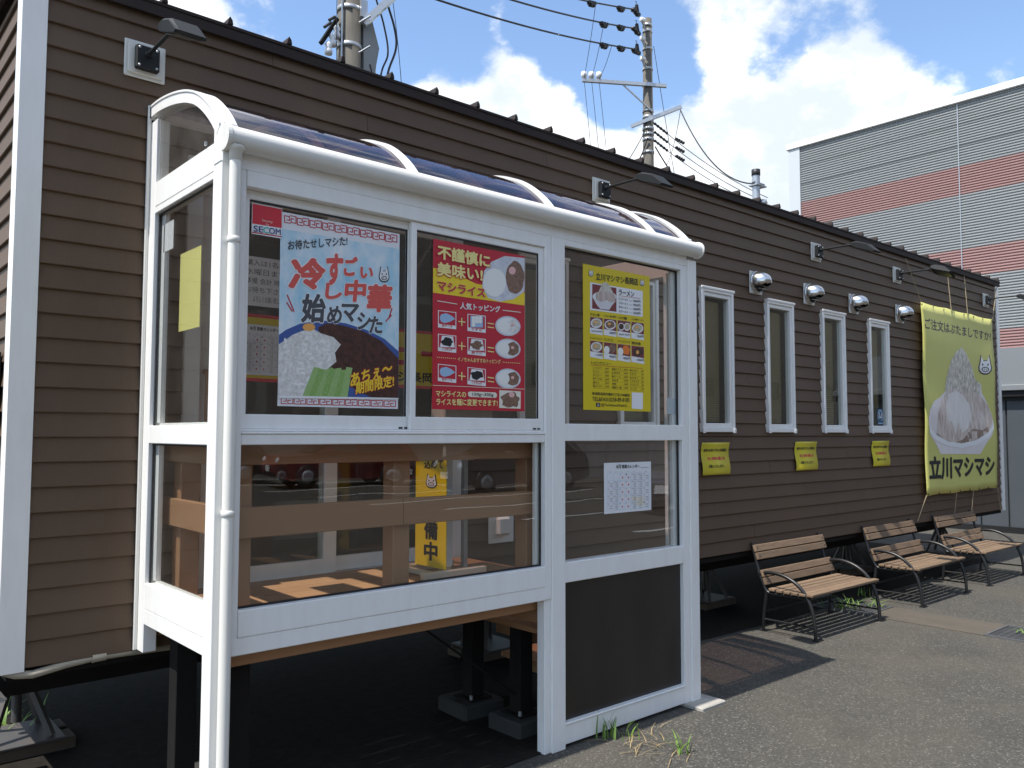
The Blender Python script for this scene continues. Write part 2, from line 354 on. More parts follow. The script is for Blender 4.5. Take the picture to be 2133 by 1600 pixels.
# ================================================================== RESTAURANT BUILDING
BX0, BX1, BD, ZB, ZT = .69, 11.86, 2.5, .636, 3.54
bld = thing('restaurant_building', 'long brown clapboard trailer restaurant with white corner trim and dark metal roof', 'building', (BX0, 0, 0))
def bp(name, mb, m, parent=None):
    mb.v = [(x - BX0, y, z) for x, y, z in mb.v] if parent is None else mb.v
    return mb.build(name, m, parent or bld)
WINS = [3.46, 4.405, 5.373, 6.312, 7.256, 8.198]; WW, WZ0, WZ1 = .436, 1.612, 2.764
DOOR = (1.40, 2.985, .83, 2.86)
OPEN = [(x + .03, x + WW - .03, WZ0 + .03, WZ1 - .03) for x in WINS] + [DOOR]
PITCH = .1049; LIP, HEAD = .018, .003
def cells(x0, x1, z0, z1, ops):
    """rectangles of x0..x1 by z0..z1 left over by the openings"""
    xs = sorted({x0, x1, *[v for o in ops for v in o[:2] if x0 < v < x1]}); out = []
    for a, b in zip(xs, xs[1:]):
        segs = [(z0, z1)]
        for ox0, ox1, oz0, oz1 in ops:
            if ox0 < (a + b) / 2 < ox1:
                n = []
                for s0, s1 in segs:
                    if oz0 > s0: n.append((s0, min(s1, oz0)))
                    if oz1 < s1: n.append((max(s0, oz1), s1))
                segs = [s for s in n if s[1] - s[0] > .002]
        out += [(a, b, *s) for s in segs]
    return out
def board_profile(zb, zt, z0, z1):
    d = lambda z: LIP + (HEAD - LIP) * (z - zb) / (zt - zb)
    lo = [(-d(z0), z0)] if z0 > zb + .001 else [(-LIP + .003, zb), (-LIP, zb + .003)]
    return [(0, z0)] + lo + [(-d(z1), z1), (0, z1)]
ncourse = int((ZT - ZB) / PITCH) + 1
for i in range(ncourse):
    zb = ZB + i * PITCH; zt = min(zb + PITCH + .004, ZT)
    ts = [.768]; x = 1.1 + (i * 1.37) % 3.3
    while x < 11.7:
        if x > 1.3: ts.append(x)
        x += 3.64
    ts.append(11.775)
    for a, b in zip(ts, ts[1:]):
        runs = []
        for cl in cells(a + .0012, b - .0012, zb, zt, OPEN):
            if runs and abs(runs[-1][-1][1] - cl[0]) < 1e-6: runs[-1].append(cl)
            else: runs.append([cl])
        for rn in runs:
            mb = MB()
            for cx0, cx1, cz0, cz1 in rn: mb.prism(board_profile(zb, zt, cz0, cz1), cx0, cx1)
            bp('siding_board', mb, brown)
    mb = MB()       # end wall, facing -X
    for y0, y1 in ((.082, BD - .08),):
        pr = board_profile(zb, zt, zb, zt)
        mb.prism([(BX0 + d, z) for d, z in pr], y0, y1, 'XZ')
    bp('siding_board', mb, brown)
mb = MB()
for a, b, z0, z1 in cells(BX0 + .001, BX1 - .001, ZB + .004, ZT - .002, OPEN): mb.box(a, b, .0015, .10, z0, z1)
mb.box(BX0 + .0015, BX0 + .1, .1005, BD, ZB + .004, ZT - .002); mb.box(BX1 - .1, BX1 - .001, .1005, BD, ZB + .004, ZT - .002)
mb.box(BX0 + .1005, BX1 - .1005, BD - .1, BD, ZB + .004, ZT - .002)
bp('wall_backing', mb, core)
bp('room_lining', MB().box(BX0 + .11, BX1 - .11, 2.36, 2.39, .9, 3.3), room)
bp('room_ceiling', MB().box(BX0 + .102, BX1 - .102, .102, 2.398, 3.3, 3.36), room)
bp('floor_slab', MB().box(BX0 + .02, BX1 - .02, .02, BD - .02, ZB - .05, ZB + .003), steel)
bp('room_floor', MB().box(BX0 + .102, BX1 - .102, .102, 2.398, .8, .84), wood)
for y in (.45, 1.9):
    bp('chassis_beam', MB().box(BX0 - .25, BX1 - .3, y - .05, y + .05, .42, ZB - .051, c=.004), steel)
for x, s in ((BX0, 1), (BX1, -1)):       # white corner trims (L profile) front and side
    bp('corner_trim', MB().prism([(x - s * .018, -.022), (x + s * .077, -.022), (x + s * .077, -.0005), (x - .0005 * s, -.0005), (x - s * .0005, .078), (x - s * .018, .078)], ZB - .012, ZT + .0, 'XY'), white)
# end-wall window strip seen past the corner
w = MB().ring(0, .82, -.012, 0, 0, .77, .035).build('end_window', blackm, bld, (-.0225, .95, 1.17), RAD(-90))
MB().box(.036, .784, -.006, -.001, .036, .734).build('pane', mat('dark_pane', (.03, .028, .026), .08), w)
# roof
rf = bp('roof', MB().box(BX0 - .06, BX1 + .04, -.040, BD + .08, ZT + .040, ZT + .058, c=.003), fascia_m)
MB().box(-.052, BX1 - BX0 + .035, -.0355, -.0225, ZT - .012, ZT + .0395, c=.003).build('fascia', fascia_m, rf)
MB().box(-.052, -.03, -.022, BD + .07, ZT - .012, ZT + .0395, c=.003).build('fascia', fascia_m, rf)
MB().box(-.0295, BX1 - BX0 + .034, -.022, BD, ZT + .01, ZT + .0395).build('soffit', fascia_m, rf)
seam = None
for k in range(36):
    x = .93 + k * .3115 - BX0
    if x > BX1 - BX0: break
    if seam is None:
        seam = MB().prism([(-.014, 0), (.014, 0), (.010, .022), (-.002, .038), (-.009, .022)], -.046, BD + .08, 'XZ').build('roof_seam', fascia_m, rf, (x, 0, ZT + .0578))
    else:
        c_ = seam.copy(); C.objects.link(c_); c_.location.x = x
# slit windows
def make_window(x):
    H = WZ1 - WZ0
    w = MB().ring(0, WW, -.044, .03, 0, H, .030, .030, .038, .038).build('window', white, bld, (x - BX0, 0, WZ0))
    MB().ring(.0305, WW - .0305, -.032, .02, .0385, H - .0385, .024, .024, .032, .032).build('sash', white, w)
    MB().box(-.008, WW + .008, -.052, -.0405, H - .016, H + .004, c=.003).box(-.006, .03, -.050, -.0405, -.008, .03, c=.003).box(WW - .03, WW + .006, -.050, -.0405, -.008, .03, c=.003).each('drip_cap', white, w)
    MB().box(.055, WW - .055, -.006, -.001, .071, H - .071).build('pane', wglass, w)
    mb = MB(); n = 52
    for k in range(n):
        z = .09 + k * (H - .17) / n; mb.bar((.075, .058, z), (WW - .075, .058, z), .018, .0012, up=(0, .8, .6))
    mb.box(.10, .102, .058, .06, .08, H - .08).box(WW - .105, WW - .103, .058, .06, .08, H - .08)
    tag(mb.build('blind', blind, w), kind='stuff')
    return w
for x in WINS: make_window(x)
# sticker in the last window
# sliding entrance doors
dr = bp('entrance_frame', MB().ring(DOOR[0] - .025, DOOR[1] + .025, -.035, .08, DOOR[2] - .02, DOOR[3] + .05, .075, .075, .055, .08), white)
for k, (x0, x1, y) in enumerate(((1.452, 2.205, .005), (2.13, 2.932, .042))):
    d = bp('sliding_door', MB().ring(x0, x1, y, y + .03, .868, 2.828, .075, .075, .077, .078), white)
    a, b = x0 - BX0 + .0755, x1 - BX0 - .0755
    MB().box(a - .004, b + .004, y + .012, y + .018, .946, 2.749).build('pane', wglass, d)
    if k == 0: MB().tube([(a - .04, y - .005, 1.55), (a - .04, y - .04, 1.56), (a - .04, y - .04, 1.88), (a - .04, y - .005, 1.89)], .014, 8).build('handle', wood, d)
# outlet with cover beside the door, under the porch
o = bp('outlet_box', MB().box(3.22, 3.42, -.03, -.0175, .93, 1.12, c=.004).box(3.26, 3.36, -.075, -.0305, .98, 1.09, c=.012), white)
for x in (4.9, 5.75):
    wl = bp('wheel', MB().lathe([(.17, .50), (.29, .50), (.315, .53), (.315, .66), (.29, .69), (.17, .69)], 'Y', (x, 0, .315), 24), blacki)
    MB().lathe([(0, .53), (.1, .52), (.17, .52), (.17, .67), (0, .67)], 'Y', (x - BX0, 0, .315), 20).build('rim', galv, wl)

# ================================================================== GLASS PORCH
PX0, PX1, PY = 1.201, 4.175, -.869
pc = thing('glass_porch', 'white aluminium glazed entrance porch with curved smoke-tinted roof and gutter', 'porch', (PX0, PY, 0))
def pp(name, mb, m, parent=None):
    if parent is None: mb.v = [(x - PX0, y - PY, z) for x, y, z in mb.v]
    return mb.build(name, m, parent or pc)
def pbx(name, *a, m=None, c=.003, parent=None):
    return pp(name, MB().box(*a, c=c), m or white)
# posts
pbx('corner_post', 1.201, 1.280, -.869, -.786, 0, 2.66)
pbx('door_jamb', 1.2805, 1.3045, -.862, -.79, .764, 2.619)
pbx('mullion', 2.942, 3.037, -.869, -.786, 0, 2.619)
pbx('mullion_cover', 2.899, 2.9415, -.864, -.79, .765, 2.619)
pbx('mullion_foot', 2.90, 2.9415, -.855, -.80, 0, .7615)
pbx('corner_post', 4.093, 4.175, -.869, -.786, .012, 2.66)
pbx('door_stile', 4.030, 4.0925, -.86, -.79, .012, 2.619)
pbx('wall_post', 1.203, 1.262, -.10, -.017, .64, 3.02)
pbx('wall_cover', 1.186, 1.2025, -.030, -.017, .64, 3.10, m=cream)
pbx('door_edge', 3.995, 4.018, -.775, -.752, .02, 2.58, m=cream)
# front top beam and frame heads
pbx('top_beam', 1.2805, 4.0925, -.860, -.785, 2.6195, 2.765)
pbx('head_rail', 1.305, 2.8985, -.8645, -.79, 2.556, 2.619)
pbx('head_rail', 3.0375, 4.0295, -.8645, -.79, 2.586, 2.619)
# left bay: middle rail, lower pane, bottom rails
pbx('middle_rail', 1.305, 2.8985, -.862, -.79, 1.553, 1.594)
pbx('track_rail', 1.305, 2.8985, -.8665, -.785, 1.5945, 1.604)
pbx('track_rail', 1.305, 2.8985, -.852, -.79, 1.6045, 1.614)
lowp = pp('lower_pane', MB().box(1.307, 2.8965, -.826, -.820, .934, 1.5525), glass)
for bb in ((1.3055, 2.898, -.832, -.8265, .9305, .939), (2.888, 2.898, -.832, -.8265, .9395, 1.5525)): pp('gasket', MB().box(*bb), gasket)
pp('glazing_bead', MB().box(2.868, 2.887, -.819, -.80, .9305, 1.552), white)
pbx('bottom_rail', 1.305, 2.8985, -.8655, -.79, .8285, .930)
pbx('sill_beam', 1.2805, 2.9415, -.8625, -.786, .762, .8275)
# sliding sashes
def sash(x0, x1, y, side):
    z0, z1 = 1.6145, 2.5555
    s = pp('window_sash', MB().ring(x0, x1, y, y + .022, z0, z1, .030, .034, .058, .036), white)
    a, b = x0 - PX0, x1 - PX0; y -= PY
    MB().box(a + .029, b - .033, y + .008, y + .013, z0 + .057, z1 - .035).build('pane', glass, s)
    MB().box(a + .0305, b - .0345, y + .004, y + .0075, z1 - .044, z1 - .0362).box(b - .042, b - .0345, y + .004, y + .0075, z0 + .06, z1 - .0445).each('gasket', gasket, s)
    MB().box(b - .075, b - .055, y - .002, y + .0005, z0 + .004, z0 + .012).box(b - .045, b - .028, y - .002, y + .0005, z0 + .004, z0 + .012).each('vent_slot', gasket, s)
    return s
sash(1.305, 2.114, -.825, 0); sash(2.082, 2.8985, -.852, 1)
# right bay
pbx('middle_rail', 3.0375, 4.0295, -.862, -.79, 1.560, 1.650)
pbx('middle_rail', 3.0375, 4.0295, -.862, -.79, .832, .935)
pbx('bottom_rail', 3.0375, 4.0295, -.862, -.79, .02, .1165)
pbx('bottom_rail_lip', 3.0375, 4.0295, -.868, -.79, .1168, .128)
pp('upper_pane', MB().box(3.039, 4.029, -.826, -.820, 1.6505, 2.5855), glass)
pp('lower_pane', MB().box(3.039, 4.029, -.826, -.820, .9355, 1.5595), glass)
for bb in ((3.038, 4.029, -.833, -.8265, 2.577, 2.5855), (4.018, 4.029, -.833, -.8265, 1.6505, 2.5765), (4.018, 4.029, -.833, -.8265, .9355, 1.5595)): pp('gasket', MB().box(*bb), gasket)
pp('glazing_bead', MB().box(3.985, 4.029, -.819, -.80, .936, 2.585), white)
pbx('kick_panel', 3.0378, 4.0292, -.835, -.815, .1285, .8315, m=blackpanel, c=0)
# left end wall
for z0, z1, nm in ((.764, .829, 'end_sill'), (.830, .941, 'bottom_rail'), (1.552, 1.630, 'middle_rail'), (2.582, 2.612, 'transom'), (2.613, 2.727, 'transom')):
    pbx(nm, 1.2045, 1.262, -.7855, -.1005, z0, z1)
for z0, z1 in ((.9415, 1.5515), (1.6305, 2.5815)):
    pp('end_pane', MB().box(1.228, 1.234, -.7855, -.1005, z0, z1), dusty2)
    for bb in ((1.222, 1.2275, -.113, -.1005, z0, z1), (1.222, 1.2275, -.785, -.1135, z1 - .007, z1)): pp('gasket', MB().box(*bb), gasket)
    pp('glazing_bead', MB().box(1.2345, 1.256, -.15, -.1005, z0 + .012, z1), white)
    pp('glazing_bead', MB().box(1.2345, 1.256, -.7855, -.1505, z0, z0 + .011), white)
# roof arch profile (Y,Z), wall to gutter
ARC = [(-.018, 3.088), (-.12, 3.086), (-.213, 3.077), (-.32, 3.06), (-.42, 3.038), (-.503, 3.014), (-.59, 2.980), (-.665, 2.938), (-.735, 2.888), (-.80, 2.832), (-.852, 2.776)]
def shrink(off):
    out = []
    for i, (y, z) in enumerate(ARC):
        a = ARC[max(i - 1, 0)]; b = ARC[min(i + 1, len(ARC) - 1)]; t = Vector((b[0] - a[0], b[1] - a[1])).normalized(); n = Vector((-t.y, t.x))
        if n.y > 0: n = -n
        out.append((y + n.x * off, z + n.y * off))
    return out
def smooth_arc(P, n=5):
    V = [Vector(p) for p in P]; out = []
    for i in range(len(V) - 1):
        a, b, c_, d = V[max(i - 1, 0)], V[i], V[i + 1], V[min(i + 2, len(V) - 1)]
        for k in range(n): t = k / n; out.append(tuple(.5 * ((2 * b) + (c_ - a) * t + (2 * a - 5 * b + 4 * c_ - d) * t * t + (3 * b - a - 3 * c_ + d) * t ** 3)))
    return out + [tuple(V[-1])]
ARC = smooth_arc(ARC)
INN = shrink(.044)
for x0, x1 in ((1.1965, 1.258), (4.075, 4.13)):
    pp('arch_frame', MB().ribbon(ARC, INN, (x0, x1)), white)
    pp('arch_foot', MB().box(x0 + .0015, x1 + .002, -.872, -.79, 2.628 if x0 < 2 else 2.766, 2.79, c=.006), white)
    pp('arch_frame_cap', MB().ribbon(shrink(-.009), shrink(-.0005), (x0 - .004, x1 + .008)), white)
pg = [(y, z) for y, z in shrink(.05) if z > 2.73]
pp('arch_pane', MB().prism([(-.1, 2.7275), (-.0985, 3.02)] + pg[1:] + [(-.79, 2.76), (-.786, 2.7275)], 1.212, 1.217), dusty)
for k, (a, b) in enumerate(((1.2585, 2.07), (2.115, 2.93), (2.975, 3.76), (3.805, 4.0745))):
    mb = MB().ribbon(shrink(.008), shrink(.012), (a, b))
    pp('roof_panel', mb, smoke)
for x in (2.0925, 2.9525, 3.7825):
    r = pp('rafter', MB().ribbon(shrink(-.006), shrink(.0075), (x - .0225, x + .0225)), white)
    MB().ribbon([(y - PY, z) for y, z in shrink(.0125)], [(y - PY, z) for y, z in shrink(.045)], (x - PX0 - .018, x - PX0 + .018)).build('under_bar', white, r)
for x in (1.655, 2.52, 3.36):
    pp('glazing_bar', MB().ribbon(shrink(.0125), shrink(.035), (x - .012, x + .012)), white)
pp('wall_plate', MB().box(1.19, 4.17, -.03, -.0175, 3.035, 3.10, c=.003), white)
# gutter: round front profile with end caps
gp = []
for k in range(17):
    w = RAD(100 + k * 185 / 16); gp.append((-.886 + .046 * math.cos(w), 2.722 + .046 * math.sin(w)))
gprof = [(-.852, 2.768)] + gp + [(-.861, 2.684), (-.861, 2.768)]
gt = pp('gutter', MB().prism(gprof, 1.215, 4.158), whiteg)
for p in gt.data.polygons: p.use_smooth = len(p.vertices) == 4
gt.data.set_sharp_from_angle(angle=RAD(40)) if hasattr(gt.data, 'set_sharp_from_angle') else None
for x0, x1 in ((1.199, 1.2145), (4.1585, 4.170)):
    q = []
    for k in range(15):
        w = RAD(95 + k * 200 / 14); q.append((-.886 + .0515 * math.cos(w), 2.722 + .0515 * math.sin(w)))
    MB().prism([(y - PY, z) for y, z in [(-.85, 2.776)] + q + [(-.862, 2.674)]], x0 - PX0, x1 - PX0).build('end_cap', whiteg, gt)
dp = pp('downpipe', MB().tube([(1.243, -.897, .0), (1.243, -.897, 2.685)], .022, 18), cream)
lx, ly = 1.243 - PX0, -.897 - PY
for z in (2.33, 1.30):
    MB().lathe([(.0222, z - .012), (.0250, z - .010), (.0250, z + .010), (.0222, z + .012)], 'Z', (lx, ly, 0), 18).build('pipe_clip', cream, dp)
MB().lathe([(.0222, 2.635), (.0245, 2.636), (.0245, 2.672), (.033, 2.676), (.033, 2.69)], 'Z', (lx, ly, 0), 18).build('pipe_funnel', cream, dp)
pp('drip_clip', MB().box(1.197, 1.2038, -.71, -.695, 2.735, 2.75), galv)
pp('rivet', MB().lathe([(.004, 0), (.003, .002), (0, .003)], 'Z', (0, 0, 0), 8), galv).location = (.02, .01, 2.66)
# right end: transom and open doorway
pbx('transom', 4.112, 4.170, -.7855, -.0805, 2.582, 2.727)
pbx('end_sill', 4.112, 4.170, -.7855, -.0805, .012, .05)

# ================================================================== TIMBER DECK, RAILING, STEPS
DZ = .88
dk = thing('wooden_deck', 'brown timber deck with railing and steps inside the glass porch', 'deck', (1.28, -.02, 0))
def dpt(name, mb, m=None, parent=None):
    mb.v = [(x - 1.28, y + .02, z) for x, y, z in mb.v]; return mb.build(name, m or wood, parent or dk)
for k in range(6):
    y0 = -.778 + k * .122
    dpt('deck_board', MB().box(1.275, 2.99, y0, y0 + .1195, DZ - .028, DZ, c=.003))
dpt('rim_joist', MB().box(1.275, 2.99, -.779, -.745, .70, DZ - .0285, c=.003)); dpt('rim_joist', MB().box(1.275, 2.99, -.08, -.045, .70, DZ - .0285, c=.003))
dpt('rim_joist', MB().box(2.955, 2.99, -.744, -.081, .62, DZ - .0285, c=.003)); dpt('rim_joist', MB().box(1.275, 1.31, -.744, -.081, .72, DZ - .0285, c=.003))
for x0, y0 in ((1.318, -.735), (2.075, -.735), (2.885, -.735), (1.318, -.19)):
    dpt('rail_post', MB().box(x0, x0 + .09, y0, y0 + .09, DZ + .0005, 1.62, c=.004), woodrail)
dpt('rail_board', MB().box(1.30, 2.11, -.765, -.7355, 1.185, 1.305, c=.003), woodrail); dpt('rail_board', MB().box(2.1125, 2.985, -.765, -.7355, 1.185, 1.305, c=.003), woodrail)
dpt('rail_board', MB().box(1.30, 2.985, -.765, -.7355, 1.472, 1.60, c=.003), woodrail)
dpt('rail_board', MB().box(1.288, 1.3175, -.72, -.035, 1.19, 1.31, c=.003), woodrail); dpt('rail_board', MB().box(1.288, 1.3175, -.72, -.035, 1.472, 1.60, c=.003), woodrail)
dpt('rail_cap', MB().box(1.29, 2.985, -.775, -.64, 1.6205, 1.65, c=.004), woodrail)
for i, (x0, z) in enumerate(((2.995, .58), (3.29, .29))):
    dpt('step_tread', MB().box(x0, x0 + .29, -.76, -.06, z - .03, z, c=.003)); dpt('step_riser', MB().box(x0 + .255, x0 + .285, -.76, -.06, z - .17, z - .0305, c=.003))
for x, y in ((1.36, -.16), (1.375, -.68), (3.06, -.50), (3.03, -.12)):
    top = .698 if x < 2.5 else .55
    pst = dpt('steel_post', MB().box(x - .045, x + .045, y - .045, y + .045, .097, top, c=.003), steel)
    MB().box(x - 1.28 - .08, x - 1.28 + .08, y + .02 - .08, y + .02 + .08, .0855, .097, c=.002).build('base_plate', steel, pst)
    if x > 2: MB().tube([(x - 1.28 - .06, y + .02 - .06, .097), (x - 1.28 - .06, y + .02 - .06, .12)], .01, 8).build('anchor_bolt', galv, pst)
dpt('brace_rod', MB().tube([(3.0, -.52, .2), (2.35, -.45, .69)], .006, 8), steel)
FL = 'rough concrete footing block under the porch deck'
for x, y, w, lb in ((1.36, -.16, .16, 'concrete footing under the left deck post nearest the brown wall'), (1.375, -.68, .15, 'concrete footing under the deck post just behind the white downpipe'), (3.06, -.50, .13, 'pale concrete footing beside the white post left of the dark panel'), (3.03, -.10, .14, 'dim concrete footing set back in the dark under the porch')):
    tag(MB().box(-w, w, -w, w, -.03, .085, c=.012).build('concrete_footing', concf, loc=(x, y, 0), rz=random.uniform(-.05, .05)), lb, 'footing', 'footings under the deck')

# ================================================================== PRINTED SHEETS
def flat(name, col, rough=.45, **k): return mat('print_' + name, col, rough, **k)
INK = dict(black=flat('black', (.012, .012, .014)), red=flat('red', (.62, .03, .045)), crimson=flat('crimson', (.52, .018, .035)), coral=flat('coral', (.68, .10, .08)),
           white=flat('white', (.82, .82, .82)), yellow=flat('yellow', (.86, .63, .03)), pale=flat('pale_yellow', (.85, .74, .28)), navy=flat('navy', (.03, .06, .22)),
           teal=flat('teal', (.04, .50, .42)), grey=flat('grey', (.30, .31, .32)), dgrey=flat('dark_grey', (.07, .075, .085)), orange=flat('orange', (.80, .20, .02)),
           brown=flat('brown', (.12, .05, .03)), maroon=flat('maroon', (.20, .03, .03)), cream=flat('cream', (.80, .76, .64)), lblue=flat('light_blue', (.35, .52, .72)), green=flat('green', (.16, .34, .06), var=.7, vscale=60, stretch=(6, 1, 1), col2=(.45, .6, .25)),
           blue=flat('plate_blue', (.05, .10, .32)), silver=flat('silver', (.52, .54, .60), var=.6, vscale=25, col2=(.85, .86, .88)),
           rice=flat('rice', (.84, .83, .80), var=.9, vscale=70, col2=(.50, .47, .42)), curry=flat('curry', (.035, .014, .010), var=.7, vscale=40, col2=(.14, .045, .03)),
           mince=flat('mince', (.13, .065, .04), var=.9, vscale=130, col2=(.36, .22, .15)), noodle=flat('noodle', (.62, .56, .40), var=.9, vscale=55, col2=(.27, .20, .12)),
           pork=flat('pork', (.62, .52, .47), var=.8, vscale=16, col2=(.34, .22, .18), stretch=(2.5, 1, .6)), sprout=flat('sprout', (.70, .67, .58), var=.9, vscale=45, stretch=(2.4, 1, .8), col2=(.36, .30, .22)), egg=flat('egg', (.85, .84, .80)), sky=flat('watercolour', (.80, .83, .85), var=.85, vscale=7, stretch=(1, 1, .7), col2=(.16, .54, .74)), yolk=flat('yolk', (.85, .40, .10)), pink=flat('pink', (.80, .45, .42)), bowl=flat('bowl', (.70, .68, .70), var=.4, vscale=10, col2=(.55, .48, .50)))
GL = {}
def glyphs(s, bold):
    if (s, bold) not in GL:
        c = bpy.data.curves.new('glyph', 'FONT'); c.body = s; c.resolution_u = 3
        o = bpy.data.objects.new('glyph', c); me = bpy.data.meshes.new_from_object(o)
        v = np.array([p.co[:2] for p in me.vertices]) if len(me.vertices) else np.zeros((1, 2)); f = [tuple(p.vertices) for p in me.polygons]
        bpy.data.objects.remove(o); bpy.data.curves.remove(c); bpy.data.meshes.remove(me)
        lo = v.min(0); GL[s, bold] = ((v - lo) / np.maximum(v.max(0) - lo, 1e-6), f)
    return GL[s, bold]
def homography(q, w, h):
    A, b = [], []
    for (x, y), (u, v) in zip(q, ((0, h), (w, h), (w, 0), (0, 0))):
        A += [[x, y, 1, 0, 0, 0, -u * x, -u * y], [0, 0, 0, x, y, 1, -v * x, -v * y]]; b += [u, v]
    m = np.append(np.linalg.solve(np.array(A, float), np.array(b, float)), 1).reshape(3, 3)
    def f(x, y):
        p = m @ np.array([x, y, 1.0]); return p[0] / p[2], p[1] / p[2]
    return f
class Sheet:
    """a printed sheet: local x to the right, z up, its face towards local -y; quad = its corners in the measuring picture"""
    def __init__(s, w, h, quad=None, warp=None, t=.0012, nx=1, nz=1):
        s.w, s.h, s.warp, s.t, s.n = w, h, warp or (lambda x, z: 0.0), t, (nx, nz); s.q = homography(quad, w, h) if quad else (lambda x, y: (x, y)); s.parts = {}; s.cnt = 0
    def put(s, part, m, layer, vs, fs):
        mb = s.parts.setdefault((part, m), MB()); s.cnt += 1; y = -s.t - .0005 * layer - 1.2e-6 * (s.cnt % 380)
        mb.add([(x, y + s.warp(x, z), z) for x, z in vs], fs); return s
    def poly(s, part, m, layer, pts, raw=False):
        p = pts if raw else [s.q(*a) for a in pts]
        if s.n[0] > 4:          # follow the waves of a hanging sheet
            b = bmesh.new(); b.faces.new([b.verts.new((x, 0, z)) for x, z in p]); xs = [x for x, z in p]; zs = [z for x, z in p]
            for k in range(1, s.n[0]):
                c_ = s.w * k / s.n[0]
                if min(xs) < c_ < max(xs): bmesh.ops.bisect_plane(b, geom=b.verts[:] + b.edges[:] + b.faces[:], plane_co=(c_, 0, 0), plane_no=(1, 0, 0))
                c_ = s.h * k / s.n[0]
                if min(zs) < c_ < max(zs): bmesh.ops.bisect_plane(b, geom=b.verts[:] + b.edges[:] + b.faces[:], plane_co=(0, 0, c_), plane_no=(0, 0, 1))
            b.verts.index_update(); s.put(part, m, layer, [(v.co.x, v.co.z) for v in b.verts], [tuple(v.index for v in f.verts) for f in b.faces]); b.free(); return s
        return s.put(part, m, layer, p, [tuple(range(len(p)))])
    def rect(s, part, m, layer, x0, y0, x1, y1): return s.poly(part, m, layer, [(x0, y0), (x1, y0), (x1, y1), (x0, y1)])
    def ell(s, part, m, layer, cx, cy, rx, ry, n=24, wob=0.0, a0=0, a1=360, rot=0):
        pts = []
        for k in range(n + (1 if a1 - a0 < 360 else 0)):
            w = RAD(a0 + (a1 - a0) * k / n); r = 1 + wob * math.sin(k * 2.7 + cx) * math.cos(k * 1.3 + cy)
            a, b = rx * r * math.cos(w), ry * r * math.sin(w); pts.append((cx + a * math.cos(rot) - b * math.sin(rot), cy + a * math.sin(rot) + b * math.cos(rot)))
        return s.poly(part, m, layer, pts)
    def line(s, part, m, layer, pts, wpx):
        P = [Vector(p) for p in pts]
        for a, b in zip(P, P[1:]):
            d = (b - a); d.normalize(); n = Vector((-d.y, d.x)) * wpx / 2; e = d * wpx / 2
            s.poly(part, m, layer, [tuple(a - e + n), tuple(b + e + n), tuple(b + e - n), tuple(a - e - n)])
        return s
    def text(s, body, xl, yl, xr, yr, hp, ink, bold=.0, layer=4, halo=None, hb=.05, part='lettering', skew=0.0):
        L_ = np.array(s.q(xl, yl)); R_ = np.array(s.q(xr, yr)); t = np.array(s.q(xl, yl - hp / 2)); b = np.array(s.q(xl, yl + hp / 2)); up = t - b; ax = R_ - L_
        for k, (bo, m, ly, gr) in enumerate([(bold, INK[ink], layer, 0)] + ([(bold + hb, INK[halo], layer - 1, hb)] if halo else [])):
            v, f = glyphs(body, 0); lines = body.split('\n'); n = max(len(x) for x in lines)
            ring = [(0, 0)] if bo < .004 else [(bo * math.cos(q * 2 * math.pi / nr), bo * math.sin(q * 2 * math.pi / nr)) for nr in (6 if bo < .03 else 10,) for q in range(nr)] + ([(0, 0)] if bo > .03 else [])
            for ox, oz in ring:
                sx_, sz_ = ox * .9 / n, oz * .9
                s.put(part, m, ly, [tuple(L_ + ax * ((u * (1 - 1.6 * bold / n) + .8 * bold / n + sx_) + skew * (w - .5)) + up * (w * (1 - 1.6 * bold) + .8 * bold + sz_ - .5)) for u, w in v], f)
        return s
    def pig(s, cx, cy, r, layer=4, ink='black'):
        def head(k):
            pts = []
            for i in range(28):
                w = RAD(-58 + i * 296 / 27); pts.append((cx + k * r * .80 * math.cos(w + RAD(0)), cy + k * r * math.sin(w) * 1.0 + .12 * r))
            return pts
        def shp(k, dy=0):
            o = [(-.66, -.35), (-.52, -1.4), (-.24, -.70), (0, -.68), (.24, -.70), (.52, -1.4), (.66, -.35), (.77, .15), (.72, .55), (.5, .86), (.2, 1.02), (-.2, 1.02), (-.5, .86), (-.72, .55), (-.77, .15)]
            return [(cx + k * r * a, cy + k * r * (b + .05)) for a, b in o]
        s.poly('emblem', INK[ink], layer, shp(1.0)); s.poly('emblem', INK['white'], layer + 1, shp(.84))
        for sx in (-1, 1): s.ell('emblem', INK[ink], layer + 2, cx + sx * .3 * r, cy - .12 * r, .085 * r, .15 * r, 10)
        s.ell('emblem', INK[ink], layer + 2, cx, cy + .45 * r, .42 * r, .32 * r, 18); s.ell('emblem', INK['white'], layer + 3, cx, cy + .45 * r, .31 * r, .21 * r, 18)
        for sx in (-1, 1): s.ell('emblem', INK[ink], layer + 4, cx + sx * .11 * r, cy + .45 * r, .05 * r, .12 * r, 8)
        return s
    def finish(s, name, label, cat, m, loc, rz=0.0, group=None, outline=None):
        nx, nz = s.n; vs, fs = [], []
        for y in (-s.t, 0.0):
            for j in range(nz + 1):
                for i in range(nx + 1):
                    x, z = s.w * i / nx, s.h * j / nz
                    if outline: x, z = outline(x, z)
                    vs.append((x, y + s.warp(x, z), z))
        K = (nx + 1) * (nz + 1); I = lambda i, j: j * (nx + 1) + i
        for j in range(nz):
            for i in range(nx):
                fs.append((I(i, j), I(i + 1, j), I(i + 1, j + 1), I(i, j + 1))); fs.append((K + I(i, j), K + I(i, j + 1), K + I(i + 1, j + 1), K + I(i + 1, j)))
        rim = [I(i, 0) for i in range(nx)] + [I(nx, j) for j in range(nz)] + [I(i, nz) for i in range(nx, 0, -1)] + [I(0, j) for j in range(nz, 0, -1)]
        for a, b in zip(rim, rim[1:] + rim[:1]): fs.append((a, K + a, K + b, b))
